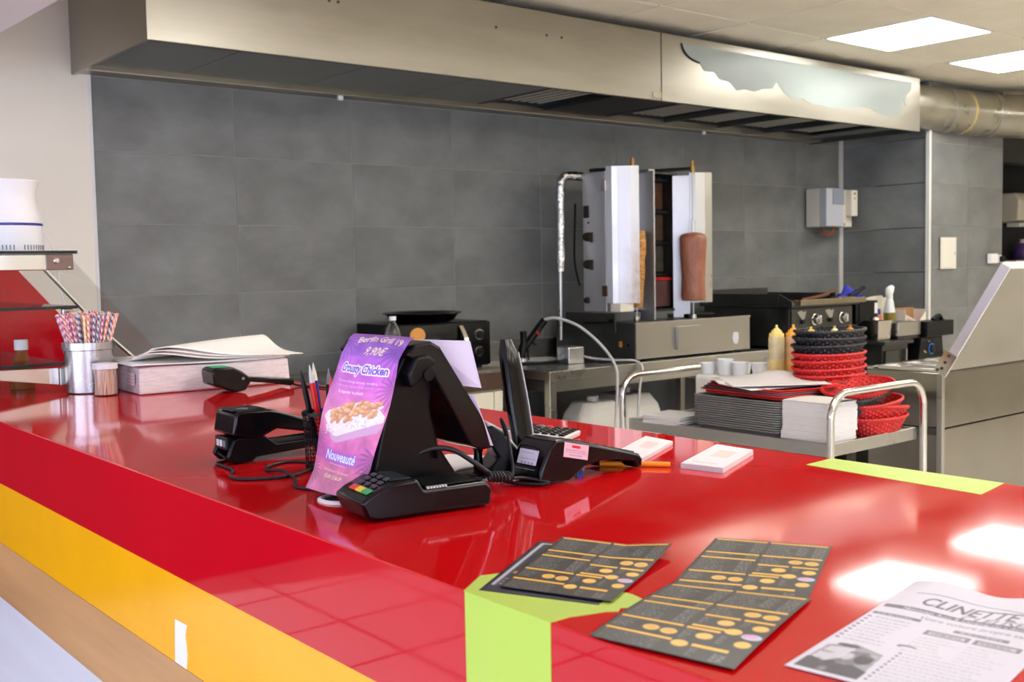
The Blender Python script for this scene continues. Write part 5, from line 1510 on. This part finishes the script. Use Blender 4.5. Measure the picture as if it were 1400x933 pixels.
# ---- on the work table, left of the grill
pl = MB().lathe([(0, 0), (.07, 0), (.08, .003), (.122, .016), (.124, .018), (.120, .019), (.08, .008), (0, .006)], 40).build('white_plate', mat('glazed_white', (238, 238, 234), .15), None, smooth=40, loc=(3.60, 4.235, BZ + .001)); tag(pl, 'white plate under the electric doner knife', 'plate')
kn = thing('doner_knife', 'black electric doner knife standing on the white plate', 'electric knife', (3.535, 4.20, BZ + .014), math.radians(10))
MB().tube([(-.055, 0, .02), (-.052, 0, .055), (-.038, 0, .10), (-.04, 0, .155)], [.020] * 4 + [.022] * 3 + [.018] * 5, 14, smooth=4).build('motor_head', BLACKM, kn, smooth=40)
MB().tube([(-.03, 0, .075), (.02, -.01, .125), (.075, -.02, .18), (.10, -.024, .202)], .020, 14, smooth=4).build('grip', BLACKM, kn, smooth=40)
bx(.03, .045, -.034, -.028, .137, .152).build('red_switch', mat('red_plastic', (206, 30, 30), .3), kn, rot=(0, 0, 0))
MB().lathe([(0, 0), (.030, 0), (.030, .018), (.012, .022), (0, .022)], 24, (-.052, 0, .002)).build('blade_guard', STEEL, kn, smooth=40)
MB().tube([(.02, .02, .005), (.03, .03, .07), (.06, .03, .09), (.09, .02, .075)], .006, 8, smooth=4).build('guard_loop', BLACKM, kn, smooth=40)
tx = thing('foil_transformer', 'foil wrapped transformer box beside the plate', 'power supply', (3.70, 4.06, BZ + .001), -.1)
bx(-.055, .045, -.05, .05, 0, .085).build('box', FOILB, tx, bevel=.006, seg=2)
bx(.045, .062, -.012, .012, .02, .045).build('plug', BLACKM, tx, bevel=.003)
CABW = mat('grey_white_cable', (206, 206, 206), .45)
cable('knife_cable', [(3.630, 4.185, BZ + .222), (3.66, 4.12, BZ + .23), (3.70, 4.0, BZ + .19), (3.735, 3.88, BZ + .10), (3.745, 3.79, BZ + .0), (3.742, 3.775, BZ - .10), (3.735, 3.78, BZ - .25), (3.73, 3.79, BZ - .40)], .0075, 'pale cable curving from the doner knife down over the table edge', CABW)
cable('transformer_cable', [(3.765, 4.05, BZ + .034), (3.79, 4.0, BZ + .022), (3.85, 3.90, BZ + .014), (3.905, 3.815, BZ + .012), (3.92, 3.775, BZ - .02), (3.905, 3.775, BZ - .09), (3.895, 3.78, BZ - .2), (3.89, 3.79, BZ - .4)], .0065, 'pale cable from the foil box over the table edge beside the grill', CABW)

# ================================================================== MICROWAVE CABINET
MX0, MX1, MY0 = 2.30, 3.215, 3.98
cabt = thing('kitchen_cabinet', 'white cabinet with dark wood edged top under the microwave', 'cabinet', (2.75, 4.25, 0))
def kb(mb, name, m, par=None, **k):
    o = mb.build(name, m, par or cabt, **k)
    if par is None: o.location = (-2.75, -4.25, 0)
    return o
kb(bx(MX0, MX1, MY0, YW - .02, .855, .872), 'worktop', mat('speckled_worktop', (120, 112, 102), .35, var=.3, vscale=60), bevel=.002)
kb(bx(MX0, MX1, MY0 - .002, MY0 + .02, .775, .8545), 'wood_edge', DKWOOD)
kb(bx(MX1 - .02, MX1, MY0 + .021, YW - .02, .775, .8545), 'wood_edge', DKWOOD)
kb(bx(MX0, MX1 - .015, MY0 + .03, YW - .02, .08, .7745), 'carcass', mat('cream_cabinet', (226, 220, 200), .5))
kb(bx(MX1 - .45, MX1 - .075, MY0 + .012, MY0 + .029, .10, .765), 'door', mat('cream_cabinet', (226, 220, 200), .5), bevel=.003)
kb(bx(MX1 - .07, MX1 - .02, MY0 + .012, MY0 + .029, .10, .765), 'end_stile', mat('cream_cabinet', (226, 220, 200), .5), bevel=.003)
mw = thing('microwave_oven', 'black microwave oven with chrome handle and two dials', 'microwave', (2.90, 4.22, .873))
def mo(mb, name, m, par=None, **k):
    o = mb.build(name, m, par or mw, **k)
    if par is None: o.location = (-2.90, -4.22, -.873)
    return o
U0, U1, V0, V1, ZB, ZT = 2.66, 3.175, 4.05, 4.42, .885, 1.098
mo(bx(U0, U1, V0 + .02, V1, ZB, ZT), 'housing', BLACKM, bevel=.005)
mo(bx(U0 + .003, 3.028, V0, V0 + .019, ZB + .006, ZT - .004), 'door', BLACK, bevel=.003)
mo(bx(3.032, U1 - .002, V0 + .002, V0 + .019, ZB + .006, ZT - .004), 'control_panel', BLACK, bevel=.003)
mo(bx(U0 + .05, 2.94, V0 - .0012, V0, ZB + .05, ZT - .045), 'window', mat('smoked_window', (20, 18, 20), .06))
hp = []
for k in range(13):
    t = k / 12; hp.append((2.995 + .012 * math.sin(t * PI) - .018 + .018, V0 - .006 - .032 * math.sin(t * PI), ZB + .014 + (ZT - ZB - .03) * t))
hm2 = MB(); vs = []
for p in hp: vs += [(p[0] - .011, p[1], p[2]), (p[0] + .011, p[1], p[2]), (p[0] + .011, p[1] + .006, p[2]), (p[0] - .011, p[1] + .006, p[2])]
fs = [(0, 1, 2, 3), (48, 51, 50, 49)] + [(4 * j + q, 4 * j + 4 + q, 4 * j + 4 + (q + 1) % 4, 4 * j + (q + 1) % 4) for j in range(12) for q in range(4)]
hm2.add(vs, fs); mo(hm2, 'chrome_handle', STEELS, smooth=40)
for z_ in (1.035, .955):
    d_ = mo(MB().lathe([(.021, 0), (.026, 0), (.026, .006), (.021, .006)], 24, closed=True, mtx=Matrix.Translation((3.105, V0 + .002, z_)) @ Matrix.Rotation(PI / 2, 4, 'X')), 'dial_ring', STEELS, smooth=40)
    mo(MB().lathe([(0, 0), (.020, 0), (.017, .018), (0, .019)], 24, mtx=Matrix.Translation((3.105, V0 + .002, z_)) @ Matrix.Rotation(PI / 2, 4, 'X')), 'dial', BLACKM, d_, smooth=40)
for x in (U0 + .04, U1 - .04):
    for y in (V0 + .05, V1 - .05):
        mo(bx(x - .012, x + .012, y - .012, y + .012, .8735, ZB), 'foot', BLACKM)
mo(MB().lathe([(0, -.001), (.035, -.001), (.035, .0), (0, 0)], 20, sx=1.2, mtx=Matrix.Translation((2.755, V0 - .002, 1.048)) @ Matrix.Rotation(PI / 2, 4, 'X')), 'orange_sticker', mat('orange_sticker', (214, 150, 74), .5))
pan = thing('round_oven_dish', 'black round dish lying on top of the microwave', 'dish', (2.90, 4.22, ZT + .001))
MB().lathe([(0, 0), (.13, 0), (.150, .010), (.170, .036), (.186, .040), (.188, .045), (.182, .047), (.160, .040), (.14, .016), (0, .012)], 48).build('dish', BLACK, pan, smooth=40)
wbt = thing('water_bottle', 'clear plastic water bottle beside the microwave', 'bottle', (2.592, 4.00, .873))
MB().lathe([(0, 0), (.034, 0), (.036, .004), (.036, .19), (.030, .218), (.014, .240), (.012, .252), (0, .252)], 24).build('bottle', PLASTICC, wbt, smooth=40)
MB().lathe([(0, .2525), (.0155, .2525), (.0155, .270), (0, .270)], 18).build('cap', WHITE, wbt, smooth=40)

# ================================================================== GRIDDLE AND FRY STATION
st_ = thing('griddle_stand', 'dark steel stand under the griddle', 'stand', (5.4, 4.1, 0))
bx(-.33, .36, -.36, .36, .80, .835).build('stand_top', STEELD, st_, bevel=.003)
for x in (-.30, .33):
    for y in (-.33, .33): bx(x - .02, x + .02, y - .02, y + .02, 0, .80).build('leg', STEEL, st_)
bx(-.32, .35, -.30, .35, .2, .23).build('lower_shelf', STEELD, st_)
gd = thing('griddle', 'flat top gas griddle with splash guard and two steel knobs', 'griddle', (5.4, 4.05, .836))
def gb(mb, name, m, par=None, **k):
    o = mb.build(name, m, par or gd, **k)
    if par is None: o.location = (-5.4, -4.05, -.836)
    return o
gb(bx(5.115, 5.72, 3.77, 4.40, .86, 1.085), 'body', STEELD, bevel=.003)
gb(bx(5.12, 5.715, 3.756, 3.769, .865, 1.08), 'control_panel', STEELD, bevel=.002)
gb(bx(5.095, 5.76, 3.735, 4.42, 1.086, 1.104), 'plate', STEELD, bevel=.003)
gb(bx(5.095, 5.11, 3.83, 4.42, 1.104, 1.165), 'splash_guard', STEELD, bevel=.002)
gb(bx(5.75, 5.76, 3.90, 4.42, 1.104, 1.155), 'splash_guard', STEELD, bevel=.002)
gb(bx(5.11, 5.75, 4.405, 4.42, 1.104, 1.185), 'splash_guard', STEELD, bevel=.002)
gb(MB().prism([(3.83, 1.104), (3.83, 1.165), (3.74, 1.122), (3.735, 1.104)], 5.095, 5.11, 'x'), 'splash_guard', STEELD)
gb(bx(5.15, 5.80, 3.715, 3.735, 1.098, 1.130), 'front_lip', mat('worn_bright_lip', (150, 140, 118), .35, .9, var=.15), bevel=.003)
for x in (5.33, 5.60):
    k_ = gb(MB().lathe([(0, 0), (.034, 0), (.034, .010), (.028, .012), (.026, .036), (0, .038)], 20, mtx=Matrix.Translation((x, 3.756, 1.012)) @ Matrix.Rotation(PI / 2, 4, 'X')), 'knob', STEELS, smooth=35)
    gb(bx(x - .006, x + .006, 3.706, 3.720, .99, 1.034), 'knob_grip', STEELS, k_, bevel=.003)
    gb(bx(x - .13, x - .10, 3.742, 3.756, .99, 1.015), 'pilot_port', BLACKM, bevel=.004)
    gb(MB().prism([(x - .16, 1.06), (x - .115, 1.015), (x - .09, 1.02), (x - .075, 1.065), (x - .1, 1.058), (x - .12, 1.068)], 3.7548, 3.756, 'y'), 'flame_plate', STEEL)
for x in (5.15, 5.69):
    for y in (3.80, 4.36): gb(MB().lathe([(0, .8365), (.02, .8365), (.02, .86), (0, .86)], 12, (x, y, 0)), 'foot', BLACKM)
# tools and cloth on the griddle end
cl_ = Canvas(26, 22, (44, 52, 170))
cl_.a += cl_.noise(5, 26, 4)[..., None]
def clothfn(u, v):
    return np.stack([.16 * (u - .5) + .012 * np.sin(9 * v), .12 * (v - .5), .012 + .055 * np.sin(u * 3.0) * np.sin(v * 3.0) + .014 * np.sin(11 * u + 4 * v) + .010 * np.sin(13 * v)], -1)
co2 = cl_.mesh('blue_cloth', clothfn, INKM); co2.location = (5.865, 3.88, 1.106); tag(co2, 'crumpled blue cloth at the griddle end', 'cloth')
s_ = co2.modifiers.new('thickness', 'SOLIDIFY'); s_.thickness = .003
sp = thing('spatula', 'spatula with a black handle lying across the griddle end', 'spatula', (5.72, 3.80, 1.128))
MB().tube([(.03, .0, .004), (.10, .005, .022), (.20, .01, .052)], .013, 10).build('handle', BLACKM, sp, smooth=40)
bx(-.12, .03, -.03, .03, .002, .006).build('blade', STEEL, sp)
sp2 = thing('wooden_turner', 'brown wooden turner lying on the griddle', 'spatula', (5.52, 3.98, 1.106))
MB().tube([(0, 0, .008), (.16, -.02, .026), (.28, -.04, .052)], [.012, .011, .016], 8).build('handle', mat('brown_wood_tool', (110, 66, 40), .6), sp2, smooth=40)
bx(-.1, 0, -.03, .03, .004, .010).build('blade', mat('brown_wood_tool', (110, 66, 40), .6), sp2)

fs_ = thing('fry_station', 'dark steel fry station cabinet beyond the griddle', 'cabinet', (6.1, 3.95, 0))
def fb(mb, name, m, par=None, **k):
    o = mb.build(name, m, par or fs_, **k)
    if par is None: o.location = (-6.1, -3.95, 0)
    return o
fb(bx(5.82, 6.14, 3.60, 4.40, .835, .858), 'top', STEELD, bevel=.003)
fb(bx(5.84, 6.12, 3.63, 4.38, .08, .834), 'carcass', STEELD, bevel=.002)
fb(bx(5.85, 6.0, 3.612, 3.629, .12, .80), 'door', STEELD, bevel=.002)
fb(bx(6.06, 6.075, 3.605, 3.629, .40, .80), 'door_stile', STEEL)
fb(bx(5.82, 6.74, 3.81, 4.42, .859, .905), 'rear_deck', STEELD)
fb(bx(5.83, 6.73, 4.0, 4.40, .0, .10), 'plinth', DKGREY)
fb(bx(6.16, 6.72, 3.80, 4.40, .10, .858), 'carcass', STEELD)
fb(bx(5.79, 5.83, 3.78, 4.30, .96, 1.10), 'black_housing', BLACKM, bevel=.004)
fb(bx(5.82, 6.02, 3.775, 4.30, .96, 1.10), 'black_housing', BLACKM, bevel=.004)
fb(bx(5.985, 6.015, 3.7735, 3.775, 1.02, 1.085), 'white_tag', WHITE)
# steel gastro pan
gp = thing('gastro_pan', 'deep steel gastronorm pan on the fry station', 'pan', (5.90, 3.72, .859))
mb = MB(); a, b_, c_, d_ = -.075, .075, -.075, .075
vs = [(a + .01, c_ + .01, .001), (b_ - .01, c_ + .01, .001), (b_ - .01, d_ - .01, .001), (a + .01, d_ - .01, .001), (a, c_, .125), (b_, c_, .125), (b_, d_, .125), (a, d_, .125), (a + .008, c_ + .008, .123), (b_ - .008, c_ + .008, .123), (b_ - .008, d_ - .008, .123), (a + .008, d_ - .008, .123), (a + .015, c_ + .015, .01), (b_ - .015, c_ + .015, .01), (b_ - .015, d_ - .015, .01), (a + .015, d_ - .015, .01)]
fs = [(3, 2, 1, 0), (12, 13, 14, 15)]
for q in range(4):
    l = (q + 1) % 4
    fs += [(q, l, 4 + l, 4 + q), (4 + q, 4 + l, 8 + l, 8 + q), (8 + q, 8 + l, 12 + l, 12 + q)]
mb.add(vs, fs); mb.build('pan', STEELS, gp, bevel=.006, seg=2)
MB().lathe([(0, .126), (.03, .126), (.026, .14), (0, .145)], 16).build('lid_knob', STEELS, gp, smooth=40)
sk = thing('sink_tray', 'long steel tray beside the gastronorm pan', 'tray', (6.16, 3.70, .859))
bx(-.16, .10, -.08, .10, .020, .105).build('tray', STEEL, sk, bevel=.006)
bx(-.15, .09, -.07, .09, 0, .020).build('runner', STEELD, sk)
bt = thing('deep_fryer', 'black electric fryer head with a blue ringed dial', 'fryer', (6.40, 3.66, .859))
def fy(mb, name, m, par=None, **k):
    o = mb.build(name, m, par or bt, **k)
    if par is None: o.location = (-6.40, -3.66, -.859)
    return o
fy(bx(6.275, 6.60, 3.59, 3.715, .862, .958), 'head', BLACKM, bevel=.005)
fy(MB().prism([(6.19, .70), (6.50, .70), (6.475, .861), (6.225, .861)], 3.60, 3.70, 'y'), 'control_box', BLACKM, bevel=.004)
dl = fy(MB().lathe([(0, 0), (.028, 0), (.024, .016), (0, .017)], 24, mtx=Matrix.Translation((6.345, 3.60, .786)) @ Matrix.Rotation(PI / 2, 4, 'X')), 'dial', BLACK, smooth=40)
fy(MB().lathe([(.028, 0), (.035, 0), (.035, .004), (.028, .004)], 28, closed=True, mtx=Matrix.Translation((6.345, 3.60, .786)) @ Matrix.Rotation(PI / 2, 4, 'X')), 'blue_ring', mat('blue_dial_ring', (40, 120, 200), .35), dl)
for (x, z_, col) in ((6.26, .775, (220, 90, 40)), (6.275, .768, (90, 200, 120)), (6.315, .835, (190, 80, 60))):
    fy(MB().lathe([(0, 0), (.006, 0), (.005, .004), (0, .004)], 10, mtx=Matrix.Translation((x, 3.60, z_)) @ Matrix.Rotation(PI / 2, 4, 'X')), 'pilot_lamp', mat('pilot_%d' % col[0], col, .3))
fy(MB().tube([(6.45, 3.65, .96), (6.50, 3.64, .985), (6.55, 3.65, .96)], .016, 10, smooth=4), 'basket_hook', BLACKM, smooth=40)
# bottles and boxes standing on the rear deck
DZ = .9055
ob_ = thing('squeeze_bottle', 'orange bottle with blue cap on the fry station', 'bottle', (6.14, 3.85, DZ))
MB().lathe([(0, 0), (.024, 0), (.026, .004), (.026, .085), (.018, .10), (0, .10)], 18).build('body', mat('orange_bottle', (214, 110, 40), .35), ob_, smooth=40)
MB().lathe([(0, .1005), (.019, .1005), (.017, .135), (0, .136)], 18).build('cap', mat('blue_cap', (50, 60, 170), .35), ob_, smooth=40)
ol = thing('oil_bottle', 'clear oil bottle with pouring spout on the fry station', 'bottle', (6.29, 3.86, DZ))
MB().lathe([(0, 0), (.036, 0), (.038, .004), (.036, .105)], 22).build('oil', mat('olive_oil', (158, 140, 60), .2, trans=.3), ol, smooth=40)
MB().lathe([(.036, .1055), (.026, .17), (.018, .20), (0, .20)], 22).build('shoulder', FROST, ol, smooth=40)
MB().tube([(0, 0, .20), (-.006, 0, .225), (.004, 0, .25), (.03, .0, .268)], [.022, .022, .021, .022, .023, .024, .025, .026, .026, .024, .020, .018, .016], 12, smooth=4).build('spout', WHITE, ol, smooth=40)
pb_ = thing('paper_bag', 'crumpled white paper bag behind the oil bottle', 'bag', (6.30, 3.99, DZ))
mb = MB(); vs = []
random.seed(4)
for j in range(5):
    for k in range(14):
        a = 2 * PI * k / 14; r = 1 + random.uniform(-.08, .08)
        vs.append((.12 * r * math.cos(a) * (1 + .1 * j / 4), .05 * r * math.sin(a), .20 * j / 4 + (random.uniform(-.015, .015) if j == 4 else 0)))
mb.add(vs, [(j * 14 + k, j * 14 + (k + 1) % 14, (j + 1) * 14 + (k + 1) % 14, (j + 1) * 14 + k) for j in range(4) for k in range(14)] + [tuple(range(14))[::-1]])
mb.build('bag', mat('ivory_paper', (214, 208, 194), .75, var=.06), pb_)
cbx = thing('cardboard_carton', 'opened white and brown cardboard carton on the fry station', 'carton', (6.57, 3.885, DZ), -.15)
CARD = mat('brown_cardboard', (168, 126, 84), .75); CRD2 = mat('white_print_carton', (226, 216, 208), .6, var=.06)
mb = MB().prism([(-.10, 0), (.10, 0), (.10, .10), (.03, .035), (-.10, .085)], -.05, -.047, 'y'); mb.build('front_wall', CRD2, cbx)
bx(-.10, .10, .047, .05, 0, .125).build('back_wall', CARD, cbx)
bx(-.10, -.097, -.047, .047, 0, .115).build('side_wall', CRD2, cbx)
bx(.097, .10, -.047, .047, 0, .115).build('side_wall', CRD2, cbx)
bx(-.097, .097, -.047, .047, 0, .004).build('bottom', CARD, cbx)
MB().prism([(-.085, .04), (.02, .012), (.06, .018), (-.085, .062)], -.0512, -.0502, 'y').build('pink_print', mat('pink_print', (214, 160, 154), .6), cbx)

# ================================================================== WALL FITTINGS
cx_ = thing('control_box', 'grey and white electrical control box on the back wall', 'control box', (6.48, 4.49, 1.58))
def cbb(mb, name, m, par=None, **k):
    o = mb.build(name, m, par or cx_, **k)
    if par is None: o.location = (-6.48, -4.49, -1.58)
    return o
cbb(bx(6.33, 6.72, 4.42, YW - .024, 1.585, 1.845), 'back_case', mat('warm_white_case', (226, 222, 208), .4), bevel=.005)
cbb(bx(6.33, 6.535, 4.36, 4.419, 1.585, 1.845), 'breaker_case', mat('cool_grey_case', (186, 190, 198), .3), bevel=.006)
cbb(bx(6.40, 6.53, 4.353, 4.36, 1.735, 1.838), 'clear_flap', mat('shiny_flap', (176, 182, 200), .08, .4), bevel=.003)
cbb(bx(6.64, 6.715, 4.37, 4.419, 1.66, 1.84), 'relay_cover', mat('warm_white_case', (226, 222, 208), .4), bevel=.006)
cbb(MB().lathe([(0, 0), (.017, 0), (.017, .018), (0, .02)], 18, mtx=Matrix.Translation((6.578, 4.42, 1.775)) @ Matrix.Rotation(PI / 2, 4, 'X')), 'red_button', mat('red_plastic', (206, 30, 30), .3), smooth=40)
cbb(MB().lathe([(0, 0), (.014, 0), (.014, .016), (0, .018)], 18, mtx=Matrix.Translation((6.582, 4.42, 1.815)) @ Matrix.Rotation(PI / 2, 4, 'X')), 'black_switch', BLACKM, smooth=40)
for (z_, mm) in ((1.815, BLACKM), (1.782, mat('orange_led', (210, 150, 60), .4))):
    cbb(MB().lathe([(0, 0), (.007, 0), (.007, .004), (0, .004)], 12, mtx=Matrix.Translation((6.676, 4.37, z_)) @ Matrix.Rotation(PI / 2, 4, 'X')), 'indicator', mm)
cbb(bx(6.60, 6.63, 4.416, 4.42, 1.592, 1.612), 'rating_plate', GREYP)
cbb(MB().tube([(6.42, 4.46, 1.584), (6.44, 4.46, 1.545), (6.49, 4.46, 1.53), (6.54, 4.46, 1.55), (6.56, 4.46, 1.584)], .008, 8, smooth=5), 'orange_cable', mat('orange_brown_cable', (170, 86, 40), .5), smooth=40)
ap = thing('access_panel', 'white rectangular access hatch on the tiled pillar', 'access panel', (7.02, PY - .012, 1.28))
MB().box(-.10, .10, -.008, 0, 0, .215).build('frame', mat('hatch_white', (222, 220, 208), .5), ap, bevel=.002)
MB().box(-.088, .088, -.011, -.008, .012, .203).build('door', mat('hatch_white', (222, 220, 208), .5), ap, bevel=.002)
MB().box(.070, .078, -.014, -.011, .095, .115).build('latch', LGREYP, ap)
sw = thing('wall_socket', 'white socket with black plug at the pillar edge', 'socket', (7.63, PY - .012, 1.345))
MB().box(-.07, .03, -.035, 0, -.035, .035).build('socket', WHITE, sw, bevel=.005)
MB().box(.03, .09, -.03, 0, -.03, .025).build('plate', LGREYP, sw, bevel=.004)
MB().box(.05, .11, -.05, -.03, -.025, .015).build('plug', BLACKM, sw, bevel=.006)

# back room fittings glimpsed beside the pillar
dsp = thing('paper_towel_dispenser', 'white paper towel dispenser on the dark back room wall', 'dispenser', (9.75, 4.79, 1.66))
MB().prism([(0, .0), (0, .26), (-.16, .26), (-.20, .20), (-.19, .02)], -.22, .22, 'x').build('cover', mat('aged_white_cover', (206, 200, 184), .3), dsp, bevel=.012, seg=3)
bx(-.10, .10, -.15, -.03, -.035, 0).build('paper_outlet', LGREYP, dsp, bevel=.006)
shf = bx(-.5, .6, -.25, 0, -.02, 0).build('wall_shelf', mat('cream_shelf', (196, 188, 168), .5), None, bevel=.003, loc=(9.9, 4.795, 1.325)); tag(shf, 'pale shelf on the dark back room wall behind the raised lid', 'shelf')
dbt = thing('detergent_bottle', 'purple detergent bottle on the back room shelf', 'bottle', (9.80, 4.68, 1.3255))
MB().lathe([(0, 0), (.07, 0), (.085, .02), (.085, .09), (.06, .14), (.03, .155), (0, .155)], 20).build('body', mat('purple_bottle', (70, 50, 110), .3), dbt, smooth=40)
MB().lathe([(0, .156), (.032, .156), (.028, .19), (0, .19)], 18).build('cap', mat('pale_cap', (190, 180, 190), .4), dbt, smooth=40)
MB().lathe([(0, 0), (.032, 0), (.032, .002), (0, .002)], 18, mtx=Matrix.Translation((-.01, -.085, .05)) @ Matrix.Rotation(PI / 2, 4, 'X')).build('round_label', mat('pink_label', (200, 150, 170), .4), dbt)
